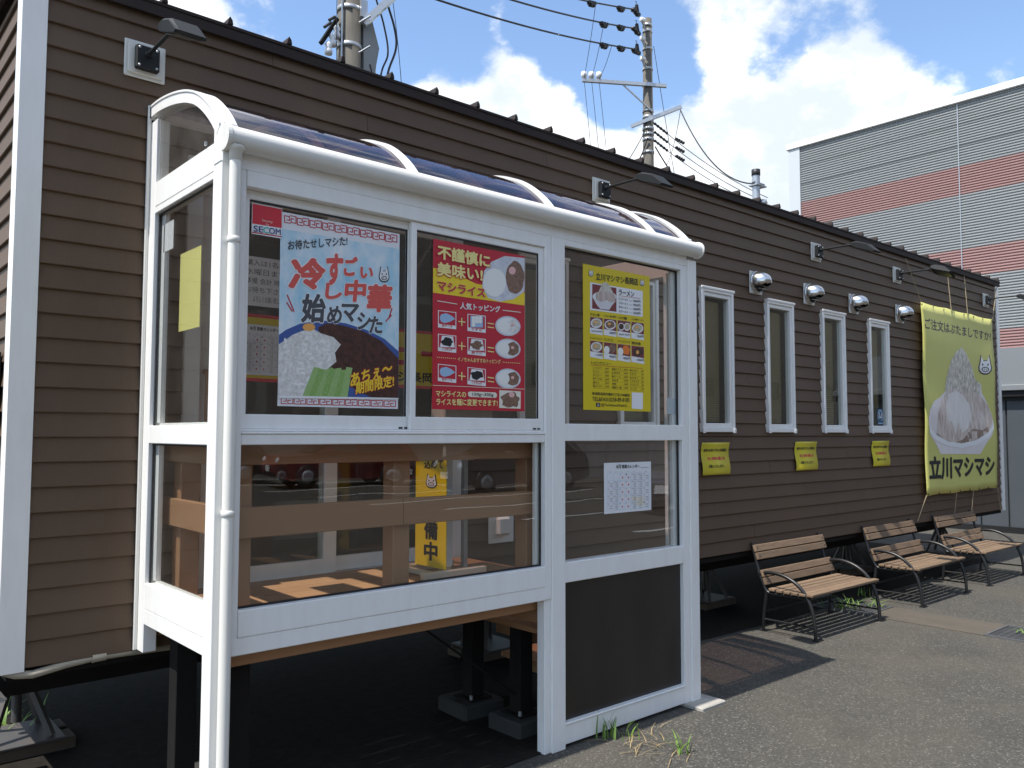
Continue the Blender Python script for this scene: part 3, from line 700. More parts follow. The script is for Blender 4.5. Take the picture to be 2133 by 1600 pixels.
        root = MB().add(vs, fs, nx > 1).build(name, m, None, loc, rz)
        tag(root, label, cat, group)
        for (part, mm), mb in s.parts.items():
            q = mb.build(part, mm, root, recalc=False)
            if len(mb.runs) > 1: q['kind'] = 'stuff'
        return root
def key_border(s, x0, y0, x1, y1, n, hp, ink='crimson'):
    """row of paired square spirals"""
    for k in range(n):
        for side in (0, 1):
            cx = x0 + (x1 - x0) * (k + .27 + .46 * side) / n; cy = y0 + (y1 - y0) * (k + .5) / n; a = hp / 2; w = (x1 - x0) / n * .22; sg = -1 if side == 0 else 1
            p = [(-w * sg, -a), (w * sg, -a), (w * sg, a), (-w * .75 * sg, a), (-w * .75 * sg, -a * .15), (w * .2 * sg, -a * .15)]
            if side == 0: p = [(x, -y) for x, y in p]
            s.line('border', INK[ink], 2, [(cx + x, cy + y + x * (y1 - y0) / (x1 - x0)) for x, y in p], hp * .13)

# ---- poster of the cold noodle dish
s = Sheet(.570, .787, [(300, 187), (1083, 330), (1072, 1510), (270, 1488)])
s.poly('picture', INK['sky'], 1, [(295, 300), (1082, 430), (1076, 1110), (281, 1010)])
key_border(s, 318, 232, 1068, 367, 9, 44); key_border(s, 290, 1452, 1060, 1476, 9, 38)
s.poly('picture', INK['blue'], 2, [(281, 1010), (330, 975), (420, 935), (560, 912), (720, 930), (860, 975), (980, 1035), (1076, 1120), (1074, 1440), (272, 1430)])
s.poly('picture', INK['curry'], 3, [(540, 960), (600, 930), (700, 945), (840, 985), (960, 1050), (1074, 1170), (1072, 1440), (900, 1436), (640, 1300), (560, 1120)])
rs = [(278, 1075), (330, 1040), (370, 1010), (430, 985), (500, 965), (560, 1000), (640, 1025), (690, 1075), (650, 1130), (660, 1190), (600, 1240), (560, 1330), (520, 1430), (272, 1430)]
s.poly('picture', INK['rice'], 4, rs)
for k in range(26):
    x = 300 + random.random() * 330; y = 1020 + random.random() * 330 - (x - 300) * .02
    s.ell('rice_grain', INK['egg'], 5, x, y, 20, 9, 8, rot=random.random() * 3)
s.ell('picture', INK['yolk'], 5, 478, 958, 42, 26, 14)
for k in range(7):
    x = 440 + k * 42; s.poly('picture', INK['green'] if k % 2 else flat('pale_green', (.36, .52, .20), var=.5, vscale=50, stretch=(6, 1, 1), col2=(.14, .3, .06)), 5, [(x + 70 - k * 6, 1225 + (k % 3) * 10), (x + 110 - k * 6, 1232 + (k % 2) * 12), (x + 40, 1432), (x - 8, 1428)])
s.poly('picture', INK['white'], 6, [(272, 1418), (1073, 1436), (1072, 1446), (272, 1436)])
s.text('お待たせしマシた!', 342, 412, 735, 378, 66, 'dgrey', .03)
for ch, x0, y0, x1, y1, h in (('冷', 352, 602, 588, 600, 215), ('す', 592, 570, 705, 572, 215), ('ご', 712, 552, 800, 548, 130), ('い', 818, 590, 905, 592, 76), ('し', 588, 716, 700, 712, 110), ('中', 716, 712, 858, 714, 150), ('華', 864, 760, 1030, 764, 190)):
    s.text(ch, x0, y0, x1, y1, h, 'coral', .055, halo='white', hb=.035, skew=.08)
for ch, x0, y0, x1, y1, h in (('始', 432, 830, 590, 832, 195), ('め', 600, 875, 698, 875, 122), ('マ', 692, 860, 808, 862, 122), ('シ', 800, 915, 888, 917, 120), ('た', 880, 940, 968, 942, 118)):
    s.text(ch, x0, y0, x1, y1, h, 'dgrey', .045, halo='white', hb=.035, skew=.08)
s.pig(978, 606, 46)
for a, b in (((338, 745), (380, 850)), ((335, 795), (368, 850)), ((1030, 832), (1010, 895)), ((1025, 878), (992, 915))):
    s.line('stroke', INK['crimson'], 3, [a, b], 8)
s.text('あちぇ〜', 752, 1318, 1030, 1228, 92, 'yellow', .03, halo='red', hb=.05, layer=8); s.text('期間限定!', 785, 1372, 1042, 1318, 82, 'yellow', .03, halo='red', hb=.05, layer=8)
s.finish('poster', 'white and blue poster of rice with curry and cucumber, left sliding window', 'poster', paperw, (1.468, -.8185, 1.707))

# ---- red topping poster
s = Sheet(.567, .785, [(170, 165), (877, 300), (870, 1518), (163, 1497)])
s.poly('panel', INK['yellow'], 1, [(169, 395), (300, 420), (500, 520), (876, 590), (873, 690), (168, 590)])
def plate(cx, cy, rx, ry, ly, top='mince'):
    s.ell('picture', INK['silver'], ly, cx, cy, rx, ry, 26, rot=.12); s.ell('picture', INK['white'], ly + 1, cx, cy, rx * .9, ry * .86, 24, rot=.12)
    s.ell('picture', INK[top], ly + 2, cx + rx * .36, cy + ry * .02, rx * .5, ry * .68, 20, .06); s.ell('picture', INK['egg'], ly + 3, cx - rx * .36, cy, rx * .46, ry * .62, 20)
    s.ell('picture', INK['pink'], ly + 4, cx + rx * .34, cy - ry * .1, rx * .13, ry * .16, 12)
s.poly('picture', INK['silver'], 2, [(560, 420), (620, 345), (720, 300), (876, 315), (872, 580), (790, 640), (680, 660), (590, 630), (545, 540)])
s.ell('picture', INK['mince'], 3, 800, 470, 72, 130, 22, .05); s.ell('picture', INK['egg'], 4, 640, 510, 90, 112, 24); s.ell('picture', INK['pink'], 4, 778, 415, 27, 31, 14)
s.text('不謹慎に', 200, 268, 606, 345, 112, 'pale', .04, halo='crimson', hb=.05, layer=7); s.text('美味い!', 195, 402, 548, 452, 112, 'pale', .04, halo='crimson', hb=.05, layer=7)
s.text('マシライス', 197, 532, 568, 595, 78, 'crimson', .045, halo='pale', hb=.03, layer=7)
s.line('rule', INK['cream'], 3, [(202, 655), (350, 680)], 6); s.line('rule', INK['cream'], 3, [(706, 728), (840, 744)], 6); s.text('人気トッピング', 374, 692, 684, 722, 54, 'white', .03)
for yy, t1, t2 in ((0, '粉チーズ', 'うずら'), (184, 'ニラキムチ', '豚マシ'), (418, '粉チーズ', 'ニラキムチ')):
    sh = 10 if yy else 0
    for bx0, bx1, tp, lab in ((206, 346, 728 + yy, t1), (432, 572, 756 + yy - (2 if yy else 0), t2)):
        dy = 16
        s.poly('card', INK['white'], 2, [(bx0, tp), (bx1, tp + dy), (bx1, tp + dy + 134), (bx0, tp + 134)]); s.poly('card', INK['crimson'], 3, [(bx0 + 6, tp + 6), (bx1 - 6, tp + dy + 5), (bx1 - 6, tp + dy + 106), (bx0 + 6, tp + 106)])
        cx, cy = (bx0 + bx1) / 2, tp + 62
        if lab == '粉チーズ': s.poly('picture', INK['lblue'], 4, [(bx0 + 12, cy), (bx0 + 22, cy - 28), (cx - 8, cy - 38), (cx + 30, cy - 20), (bx1 - 8, cy + 6), (cx + 20, cy + 30), (cx - 20, cy + 40), (bx0 + 22, cy + 28)])
        elif lab == 'うずら':
            s.rect('picture', INK['lblue'], 4, bx0 + 22, cy - 45, bx1 - 22, cy + 45)
            for k in range(7): s.ell('picture', INK['egg'], 5, bx0 + 45 + (k % 3) * 26, cy - 28 + (k // 3) * 26, 15, 17, 10)
        else:
            s.poly('picture', INK['white'], 4, [(bx0 + 30, cy - 46), (bx1 - 26, cy - 40), (bx1 - 12, cy + 46), (bx0 + 14, cy + 42)]); s.ell('picture', INK['mince' if lab == '豚マシ' else 'black'], 5, cx, cy + 2, 45, 34, 16, .25)
        s.text(lab, bx0 + 30, tp + 118, bx1 - 30, tp + 127, 22, 'crimson', .03, halo='white', hb=.06)
    y = 818 + yy + sh / 2
    s.line('symbol', INK['pale'], 3, [(366, y - 2), (412, y + 4)], 8); s.line('symbol', INK['pale'], 3, [(388, y - 26), (388, y + 30)], 8)
    s.line('symbol', INK['pale'], 3, [(590, y + 12), (632, y + 18)], 8); s.line('symbol', INK['pale'], 3, [(590, y + 42), (632, y + 48)], 8)
    plate(743, 852 + yy - sh * .7, 98, 78, 2, 'rice' if yy == 0 else 'mince')
for k in range(10): s.ell('dot', INK['pale'], 3, 202 + k * 15, 1096 + k * 1.2, 4, 4, 6); s.ell('dot', INK['pale'], 3, 705 + k * 14, 1135 + k * 1.0, 4, 4, 6)
s.text('イノちゃんおすすめトッピング', 356, 1110, 686, 1132, 36, 'pale', .02); s.line('rule', INK['cream'], 3, [(168, 1313), (870, 1345)], 4)
s.text('マシライスの', 190, 1376, 420, 1386, 46, 'pale', .035); s.text('ライスを麺に変更できます!', 192, 1440, 662, 1452, 54, 'pale', .03)
s.poly('panel', INK['cream'], 2, [(436, 1370), (448, 1362), (645, 1370), (658, 1384), (656, 1404), (645, 1412), (448, 1404), (436, 1392)]); s.text('150g~300g', 468, 1386, 630, 1392, 30, 'black', .02)
s.poly('card', INK['cream'], 2, [(676, 1352), (840, 1362), (838, 1497), (674, 1490)]); s.ell('picture', INK['mince'], 3, 760, 1428, 70, 60, 20, .2); s.ell('picture', INK['pink'], 4, 770, 1388, 22, 22, 12)
s.finish('poster', 'red poster of toppings and rice plates in the right sliding window', 'poster', INK['crimson'], (2.204, -.8460, 1.709))

# ---- yellow menu poster
ymenu = mat('menu_yellow', (.72, .55, .008), .4, var=.05, vscale=2)
s = Sheet(.563, .793, [(237, 208), (797, 310), (800, 1427), (240, 1413)])
s.text('立川マシマシ長岡店', 344, 312, 698, 358, 62, 'black', .025); s.pig(303, 287, 26); s.pig(732, 362, 25)
s.poly('panel', INK['white'], 1, [(296, 362), (738, 432), (737, 646), (295, 592)]); s.poly('panel', INK['maroon'], 2, [(314, 376), (516, 408), (516, 606), (313, 580)])
s.poly('picture', INK['sprout'], 5, [(365, 440), (395, 375), (425, 357), (455, 385), (490, 455), (505, 510), (340, 490)])
s.ell('picture', INK['white'], 3, 415, 482, 100, 46, 24); s.ell('picture', INK['pork'], 6, 395, 478, 56, 44, 18, .06); s.ell('picture', INK['pork'], 5, 470, 490, 38, 38, 16, .08)
s.poly('picture', INK['bowl'], 4, [(322, 500), (420, 530), (512, 512), (475, 558), (455, 590), (380, 585), (350, 550)])
s.text('ラーメン', 535, 442, 664, 462, 46, 'black', .03); s.line('rule', INK['crimson'], 3, [(536, 472), (718, 494)], 3)
for k, (a, b) in enumerate((('ミニラーメン', '900円'), ('小ラーメン', '950円'), ('中ラーメン', '1000円'), ('大ラーメン', '1050円'))):
    s.text(a, 536, 498 + k * 34, 612, 506 + k * 34, 22, 'black', .02); s.text(b, 656, 514 + k * 33, 716, 521 + k * 33, 22, 'black', .02)
    s.text('000g', 622, 513 + k * 33, 646, 516 + k * 33, 9, 'grey')
for r, names in enumerate((('汁なし麺', '汁なし麺 辣味', 'つけ麺', 'ミニ味噌ラーメン'), ('ちょびっとセット', 'マシライス', 'ドラッグスマシライス', '焼肉重'))):
    for k, nm in enumerate(names):
        x0 = 295 + k * 115; x1 = x0 + 106; y = 648 + r * 196 + k * 13; dy = 12
        s.poly('card', INK['white'], 1, [(x0, y), (x1, y + dy), (x1, y + dy + 142), (x0, y + 136)]); s.poly('panel', INK['maroon'], 2, [(x0 + 1, y + 1), (x1 - 1, y + dy + 1), (x1 - 1, y + dy + 94), (x0 + 1, y + 88)])
        if r == 0 and k == 2:
            for ex in (.28, .74): s.ell('picture', INK['white'], 3, x0 + 106 * ex, y + 56, 27, 33, 16); s.ell('picture', INK['curry' if ex < .5 else 'noodle'], 4, x0 + 106 * ex, y + 54, 21, 25, 14)
        elif r == 1 and k in (1, 2):
            s.ell('picture', INK['egg'], 4, x0 + 22, y + 66, 24, 34, 14); s.ell('picture', INK['mince' if k == 1 else 'orange'], 3, x0 + 68, y + 52, 36, 38, 16, .2)
        elif r == 1 and k == 3: s.ell('picture', INK['curry'], 3, x0 + 53, y + 54, 44, 38, 16, .1); s.ell('picture', INK['yolk'], 4, x0 + 50, y + 56, 13, 16, 12)
        else: s.ell('picture', INK['white'], 3, x0 + 52, y + 54, 47, 40, 20); s.ell('picture', INK['noodle' if k != 1 else 'mince'], 4, x0 + 52, y + 52, 38, 31, 18, .1); s.ell('picture', INK['yolk'], 5, x0 + 44, y + 46, 14, 10, 10)
        s.text(nm, x0 + 1, y - 22, x0 + (78 if len(nm) < 6 else 104), y - 13 if len(nm) < 6 else y - 12, 24 if len(nm) < 6 else 17, 'black', .015)
        s.text(('750円 850円', '1000円', '850円 950円', '1050円')[k] if r == 0 else ('1150円', '900円', '1000円', '1050円')[k], x0 + (46 if (r or k % 2) else 10), y + 118, x1 - 4, y + 124, 21 if (r or k % 2) else 14, 'black', .02)
s.text('トッピングメニュー', 304, 1028, 464, 1036, 28, 'black', .015); s.line('rule', INK['crimson'], 3, [(303, 1048), (734, 1072)], 3)
for k, c in enumerate(('ハーフマシライス ライス マシルー 豚マシ100g 豚マシ 豚マシマシ'.split(), '背脂アブラ なま玉子 粉チーズ 玉ねぎ 魚粉 背徳ラー油'.split(), '味たまご うずら 生たまご ニラキムチ アバババ メンマ'.split())):
    for j, nm in enumerate(c):
        x0 = 316 + k * 150 + (8 if k else 0) + (j * .5); y = 1070 + j * 30 + k * 9
        s.text(nm, x0, y, x0 + min(18 * len(nm), 78), y + 3, 17, 'black', .01); s.text('…300円', x0 + 88, y + 4, x0 + 138 - (22 if k == 2 else 4), y + 6, 15, 'black', .01)
        s.line('rule', INK['brown'], 2, [(x0, y + 15), (x0 + 138 - (22 if k == 2 else 0), y + 22)], 1.2)
s.text('新潟県長岡市要町2丁目1798番地', 312, 1280, 624, 1294, 26, 'black', .02); s.text('TEL&FAX:0258-89-8185', 314, 1325, 622, 1333, 34, 'black', .015)
s.poly('panel', INK['black'], 3, [(344, 1356), (378, 1358), (378, 1390), (344, 1388)]); s.text('X', 352, 1373, 370, 1374, 22, 'white', .01, layer=5); s.text('@TachikawaMashi2…', 386, 1374, 622, 1382, 30, 'black', .008)
s.poly('panel', INK['white'], 2, [(642, 1268), (734, 1274), (733, 1408), (642, 1403)])
s.finish('menu_poster', 'yellow menu poster with bowl pictures and prices in the right pane', 'poster', ymenu, (3.213, -.8275, 1.727))

# ---- business calendar sheet
def calendar(s, q, ink='black'):
    s.text('8月', 748 - 0, 506, 812, 505, 58, ink, .02); s.text('営業カレンダー', 828, 504, 1084, 500, 54, ink, .03); s.text('TACHIKAWA', 1095, 520, 1210, 517, 10, 'dgrey', .02)
    day = 0
    for c in range(7): s.text('月火水木金土日'[c], 646 + c * 87, 586 - c * 1.6, 662 + c * 87, 586 - c * 1.6, 16, 'dgrey')
    for r in range(6): s.line('rule', INK['lblue'], 2, [(620, 602 + r * 110), (1215, 595 + r * 102.5)], 2)
    for c in range(8): s.line('rule', INK['lblue'], 2, [(618 + c * 86, 602), (622 + c * 85.5, 1152 - c * 5)], 2)
    for r in range(5):
        for c in range(7):
            if r == 0 and c < 2: continue
            x, y = 626 + c * 86.5, 626 + r * 108 - c * 2.2 - r * c * .7
            s.text(str((r * 7 + c + 28) % 31 + 1), x, y, x + 16, y, 16, 'dgrey')
            if c in (2, 3): s.text('休', x + 28, y + 44, x + 50, y + 44, 32, 'red', .03)
            elif c in (0, 6):
                for j in range(2): s.text('11:00', x + 20, y + 26 + j * 34, x + 66, y + 26 + j * 34, 15, 'dgrey', .02)
            else:
                for j in range(4): s.text('11:30', x + 22, y + 2 + j * 24, x + 58, y + 2 + j * 24, 13, 'dgrey', .02)
s = Sheet(.400, .278, [(570, 452), (1250, 432), (1260, 1140), (580, 1203)]); calendar(s, 0)
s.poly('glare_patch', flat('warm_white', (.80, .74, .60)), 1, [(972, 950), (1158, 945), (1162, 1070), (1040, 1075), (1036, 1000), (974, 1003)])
s.finish('calendar_sheet', 'white August business calendar sheet behind the lower right pane', 'calendar', paperw, (3.374, -.8275, 1.160))

# ---- security sticker
s = Sheet(.127, .123, [(100, 135), (302, 168), (297, 373), (95, 345)], t=.0005)
s.poly('panel', INK['red'], 1, [(103, 140), (299, 172), (297, 302), (100, 276)]); s.text('Security', 165, 254, 236, 266, 22, 'cream'); s.text('by', 190, 280, 212, 282, 16, 'cream')
for w_, a, b, ink in (('SE', 108, 172, 'navy'), ('C', 172, 212, 'teal'), ('OM', 212, 290, 'navy')): s.text(w_, a, 310 + (a - 108) * .11, b, 310 + (b - 108) * .11, 42, ink, .02)
s.poly('panel', INK['crimson'], 1, [(97, 332), (297, 357), (297, 364), (97, 339)])
s.finish('sticker', 'small red and white security company sticker at the window corner', 'sticker', INK['white'], (1.344, -.8225, 2.383))
s = Sheet(.085, .095, t=.0004); s.finish('sticker', 'faded pale blue sticker at lower right of the menu pane', 'sticker', tapew, (3.938, -.8187, 1.715))
# sheets on the end wall, seen from behind
ysheet = mat('yellow_sheet', (.72, .66, .22), .6, var=.15, vscale=6)
Sheet(.236, .333, t=.001).finish('paper_sheet', 'blank yellow sheet taped inside the sunlit end pane', 'paper', ysheet, (1.2355, -.355, 2.027), RAD(-90))
Sheet(.125, .128, t=.001).finish('paper_sheet', 'small white sheet taped at the top of the end pane', 'paper', paperw, (1.2355, -.135, 2.404), RAD(-90))

# ---- sheets inside by the door
s = Sheet(.30, .245); 
for k, t_ in enumerate(('購入は1名様', '水曜日まで', '準備 会計 時間', 'お待ち下さい', 'よろしくお願い致します')): s.text(t_, .06 + .04 * (k == 4), .215 - k * .045, .27, .215 - k * .045, -.030, 'dgrey', .0, layer=1)
s.finish('notice_sheet', 'white handwritten notice behind the window left of the blue poster', 'notice', paperw, (1.60, -.035, 2.225))
s = Sheet(1.46, .335)
s.rect('panel', INK['red'], 1, 0, .318, 1.46, .335); s.rect('panel', INK['red'], 1, 0, 0, 1.46, .017)
s.text('メニュー', .55, .20, 1.42, .20, -.15, 'crimson', .05, layer=2); s.text('立川マシマシ長岡店', .62, .065, 1.40, .065, -.06, 'black', .03, layer=2)
s.finish('door_banner', 'yellow banner with red lettering on the entrance door behind the posters', 'banner', ymenu, (1.50, -.012, 1.853))
s = Sheet(.30, .25, [(570, 452), (1250, 432), (1260, 1140), (580, 1203)]); calendar(s, 0)
s.finish('calendar_sheet', 'August calendar on the yellow banner behind the left window', 'calendar', paperw, (1.62, -.020, 1.885))

# ---- large outdoor banner
def bwarp(x, z): return -.012 * math.sin(x * 3.1 + .4) * math.sin(z * 1.5) - .006 * math.cos(z * 7 + x)
def bout(x, z):
    e = .012 * abs(math.sin(x / 2.125 * math.pi * 3)); return (x, z - e * (1 if z > 1 else -1) * (z / 2.14 if z > 1 else 1 - z / 2.14))
byel = mat('banner_yellow', (.60, .585, .17), .55, var=.08, vscale=1.2)
s = Sheet(2.125, 2.140, [(148, 163), (627, 270), (662, 1393), (182, 1450)], bwarp, .002, 24, 24)
s.text('ご注文はぶたましですか?', 168, 305, 620, 385, 74, 'black', .022, layer=3)
s.pig(575, 580, 56, 4)
bsp = flat('banner_sprout', (.80, .78, .70), var=1.0, vscale=17, stretch=(1.6, 1, .8), col2=(.22, .17, .11)); bpk = flat('banner_pork', (.78, .70, .64), var=.95, vscale=6, stretch=(2.6, 1, .7), col2=(.36, .24, .19)); beg = flat('banner_fat', (.82, .80, .76), var=.6, vscale=7, stretch=(2.2, 1, .7), col2=(.62, .52, .46)); bmi = flat('banner_meat', (.40, .29, .22), var=.9, vscale=22, col2=(.12, .07, .05)); bbw = flat('banner_bowl', (.78, .75, .74), var=.5, vscale=3, col2=(.66, .54, .52))
s.poly('picture', bbw, 4, [(188, 940), (196, 880), (225, 820), (265, 795), (300, 760), (320, 680), (340, 560), (380, 490), (418, 462), (448, 500), (490, 590), (515, 680), (552, 700), (560, 760), (590, 820), (618, 900), (632, 970), (620, 1040), (575, 1110), (548, 1168), (275, 1170), (245, 1110), (205, 1050)])
s.poly('picture', bsp, 5, [(296, 800), (310, 690), (330, 600), (345, 545), (392, 482), (418, 462), (446, 505), (480, 570), (508, 660), (545, 705), (552, 800), (520, 850), (330, 850)])
s.poly('picture', bpk, 6, [(430, 780), (500, 750), (560, 790), (600, 850), (622, 930), (610, 1000), (560, 1060), (470, 1085), (430, 960)])
s.poly('picture', bpk, 7, [(240, 1030), (250, 900), (280, 800), (330, 745), (380, 735), (440, 765), (485, 820), (502, 900), (490, 985), (430, 1070), (370, 1095), (300, 1075)])
s.poly('picture', beg, 8, [(300, 850), (330, 770), (385, 748), (440, 785), (478, 840), (488, 920), (460, 1000), (420, 1030), (392, 960), (370, 1040), (345, 960), (318, 940)])
s.poly('picture', bmi, 6, [(240, 1040), (262, 1000), (320, 1060), (400, 1060), (470, 1020), (500, 1000), (560, 1010), (590, 985), (600, 1020), (540, 1075), (420, 1100), (320, 1085)])
s.poly('picture', INK['white'], 9, [(188, 960), (205, 1005), (240, 1045), (320, 1086), (420, 1098), (520, 1074), (590, 1026), (628, 965), (630, 1000), (596, 1055), (525, 1105), (420, 1130), (318, 1118), (235, 1078), (198, 1030)])
s.text('立川マシマシ', 198, 1265, 638, 1242, 158, 'black', .045, layer=10)
ban = s.finish('shop_banner', 'large yellow banner with ramen bowl and black lettering tied to the wall', 'banner', byel, (9.382, -.062, .922), outline=bout)
for a, b in (((0, 2.13), (-.29, 2.585)), ((.82, 2.13), (.82, 2.60)), ((1.31, 2.13), (1.33, 2.605)), ((2.12, 2.13), (2.40, 2.585)), ((0, .01), (-.17, -.26)), ((.82, .01), (.81, -.29)), ((1.33, .01), (1.32, -.29)), ((2.11, .01), (2.28, -.28))):
    MB().tube([(a[0], -.004, a[1]), ((a[0] + b[0]) / 2, .012, (a[1] + b[1]) / 2), (b[0], .028, b[1])], .0045, 6).build('rope', rope, ban)
for z in (.02, 2.115):
    for k in range(8): MB().lathe([(.010, 0), (.012, -.003), (.005, -.003)], 'Y', (.025 + k * .296, -.006 + bwarp(.025 + k * .296, z), z), 8).build('eyelet', blackm, ban)

# ---- three notices on the siding
def nwarp(x, z): return -.009 * math.sin(z / .258 * math.pi * 2 + .5) - .004
for k, (x, w, lb) in enumerate(((5.372, .37, 'curled yellow notice under the slit window nearest the porch'), (6.755, .375, 'curled yellow notice under the wall between second and third windows outside the porch'), (8.222, .375, 'curled yellow notice under the slit window nearest the banner'))):
    s = Sheet(w, .255, None, nwarp, .001, 2, 14)
    s.text('食券をお持ちでないお客様は', .03, .195, w - .03, .195, -.026, 'black', .03, layer=4); s.text('先に食券の購入を', .075, .13, w - .06, .13, -.028, 'red', .04, layer=4); s.text('お願いいたします。', .075, .068, w - .085, .068, -.025, 'black', .03, layer=4)
    s.finish('wall_notice', lb, 'notice', mat('notice_yellow', (.66, .56, .045), .4, spec=.4), (x, -.022, 1.274), group='yellow notices on the siding')

# ---- standing sign on the deck
sg = thing('standing_sign', 'yellow standing sign with pig emblem and black lettering on the deck', 'sign', (2.53, -.42, DZ))
s = Sheet(.27, .73, [(385, 60), (590, 40), (590, 1212), (385, 1180)], t=.002)
s.text('心を', 445, 190, 572, 180, 75, 'black', .03); s.text('込めて', 442, 372, 570, 366, 78, 'black', .03); s.pig(491, 512, 50)
for ch, y in (('準', 740), ('備', 900), ('中', 1068)): s.text(ch, 445, y, 535, y + 6, 150, 'black', .045)
board = s.finish('board', None, None, mat('sign_yellow', (.85, .63, .01), .35), (-.022, .135, .036), RAD(-90)); board.parent = sg
for k in ('label', 'category'):
    if k in board: del board[k]
board.name = 'sign_board'
swood = mat('sign_base_timber', (.62, .56, .44), .6, var=.3, vscale=6, col2=(.48, .42, .32))
MB().box(-.018, .018, -.134, .134, .05, .78, c=.003).build('sign_panel', mat('sign_side', (.58, .57, .55), .4), sg)
for y in (-.16, .12): MB().box(-.17, .22, y, y + .04, .0, .035, c=.003).build('base_foot', swood, sg)
MB().box(-.02, .02, -.1195, .1195, .0355, .0495, c=.002).box(-.10, -.075, -.1195, .1195, .005, .03, c=.002).build('base_rail', swood, sg)
MB().box(.10, .125, -.12, -.095, .036, .68).build('rear_stay', galv, sg)
# cream cartons on the rail cap
crt = mat('carton', (.50, .44, .36), .7, var=.2)
tag(MB().box(0, .30, 0, .11, 0, .10, c=.006).build('carton', crt, None, (2.335, -.765, 1.6505)), 'wider cream carton on the rail behind the red poster', 'carton')
tag(MB().box(0, .20, 0, .10, 0, .12, c=.006).build('carton', crt, None, (2.352, -.76, 1.7508)), 'smaller cream carton on top of the other behind the red poster', 'carton')

# ================================================================== WALL LAMPS AND VENT HOODS
lampm = mat('lamp_dark_grey', (.014, .016, .017), .6, spec=.25, var=.2, col2=(.03, .03, .03)); lens = mat('lamp_lens', (.07, .07, .065), .2)
plm = mat('plate_offwhite', (.70, .69, .64), .45, var=.35, vscale=10, stretch=(1, 1, .4), col2=(.45, .42, .36))
LAMPS = [(1.168, 'black arm floodlight on a white plate above the left end of the porch'), (4.243, 'arm floodlight on a white plate above the right end of the porch'), (7.20, 'arm floodlight above the wall between first and second vent hoods'), (8.895, 'twisted arm floodlight on the wall just before the yellow banner'), (11.43, 'arm floodlight at the far right corner above the yellow banner')]
def make_lamp():
    t = thing('wall_lamp', '', 'lamp', (0, 0, 0), group='floodlights along the facade')
    MB().box(-.09, .09, -.022, -.012, -.086, .086, c=.004).box(-.078, .078, -.034, -.0225, -.072, .075, c=.005).build('mounting_plate', plm, t)
    b = MB().box(-.052, .052, -.066, -.0345, -.055, .055, c=.006).build('base', lampm, t)
    for sx in (-1, 1):
        for sz in (-1, 1): MB().lathe([(.006, -.0662), (.005, -.070), (0, -.071)], 'Y', (sx * .038, 0, sz * .041), 8).build('screw', galv, b)
    MB().tube([(0, -.06, .012), (0, -.09, .014), (0, -.40, .012)], .0085, 8).tube([(0, -.064, .012), (0, -.085, .013)], .016, 10).build('arm', lampm, t)
    pr = [(-.385, .022), (-.43, .042), (-.55, .030), (-.665, -.034), (-.655, -.047), (-.44, -.026), (-.39, -.012)]
    mb = MB(); n = len(pr); rows = ((-.075, .74), (-.058, 1.0), (.058, 1.0), (.075, .74)); vs = []
    for x, k in rows: vs += [(x, -.52 + (y + .52) * (.93 if k < 1 else 1), -.01 + (z + .01) * (k if z > -.01 else 1)) for y, z in pr]
    fs = [tuple(range(n)), tuple(range(4 * n - 1, 3 * n - 1, -1))]
    for r in range(3):
        for i in range(n): fs.append((r * n + i, r * n + n + i, r * n + n + (i + 1) % n, r * n + (i + 1) % n))
    h = mb.add(vs, fs).build('lamp_head', lampm, t)
    MB().prism([(-.455, -.0285), (-.64, -.0465), (-.64, -.0495), (-.455, -.0315)], -.055, .055).build('lens', lens, h)
    return t
lp = make_lamp()
for k, (x, lb) in enumerate(LAMPS):
    o = lp if k == 0 else copy_tree(lp)
    o.location = (x, 0, 3.302); o['label'] = lb
    hd = [c_ for c_ in bpy.data.objects if c_.parent == o and c_.name.startswith('lamp_head')][0]
    R_ = Matrix.Translation((0, -.39, .012)) @ Matrix.Rotation(RAD(24 if k == 3 else 0), 4, 'Y') @ Matrix.Rotation(RAD(15), 4, 'X') @ Matrix.Scale(.86, 4) @ Matrix.Translation((0, .39, -.012))
    hd.matrix_basis = R_
def make_vent():
    t = thing('vent_hood', '', 'vent', group='vent hoods on the facade')
    MB().box(-.083, .083, -.024, -.012, -.086, .086, c=.004).build('backplate', plm, t)
    vs, fs = [], []; nu, nv = 24, 12; R = .080
    for j in range(nv + 1):
        ph = RAD(90) * j / nv
        for i in range(nu):
            w = 2 * math.pi * i / nu; r = R * math.cos(ph); vs.append((r * math.cos(w), -.034 - .115 * math.sin(ph), r * math.sin(w) + .004))
    for j in range(nv):
        for i in range(nu):
            q = (j * nu + i, j * nu + (i + 1) % nu, j * nu + nu + (i + 1) % nu, j * nu + nu + i)
            c_ = sum((Vector(vs[k]) for k in q), Vector()) / 4
            if c_.z < -.018 - (c_.y + .149) * .22 and c_.y < -.05: continue
            fs.append(q)
    h = MB().add(vs, fs, True).build('hood', inox, t)
    sm = h.modifiers.new('thickness', 'SOLIDIFY'); sm.thickness = .0018; sm.offset = -1
    MB().lathe([(.084, -.0245), (.086, -.030), (.082, -.036), (.079, -.036)], 'Y', (0, 0, .004), 28).build('flange_ring', inox, t)
    mb = MB().lathe([(0, -.026), (.076, -.026)], 'Y', (0, 0, .004), 20)
    mb.build('duct_opening', gasket, t)
    MB().box(-.05, .05, -.075, -.04, -.052, -.050).box(-.055, .055, -.085, -.04, -.032, -.030).each('louvre', inox, t)
    return t
vt = make_vent()
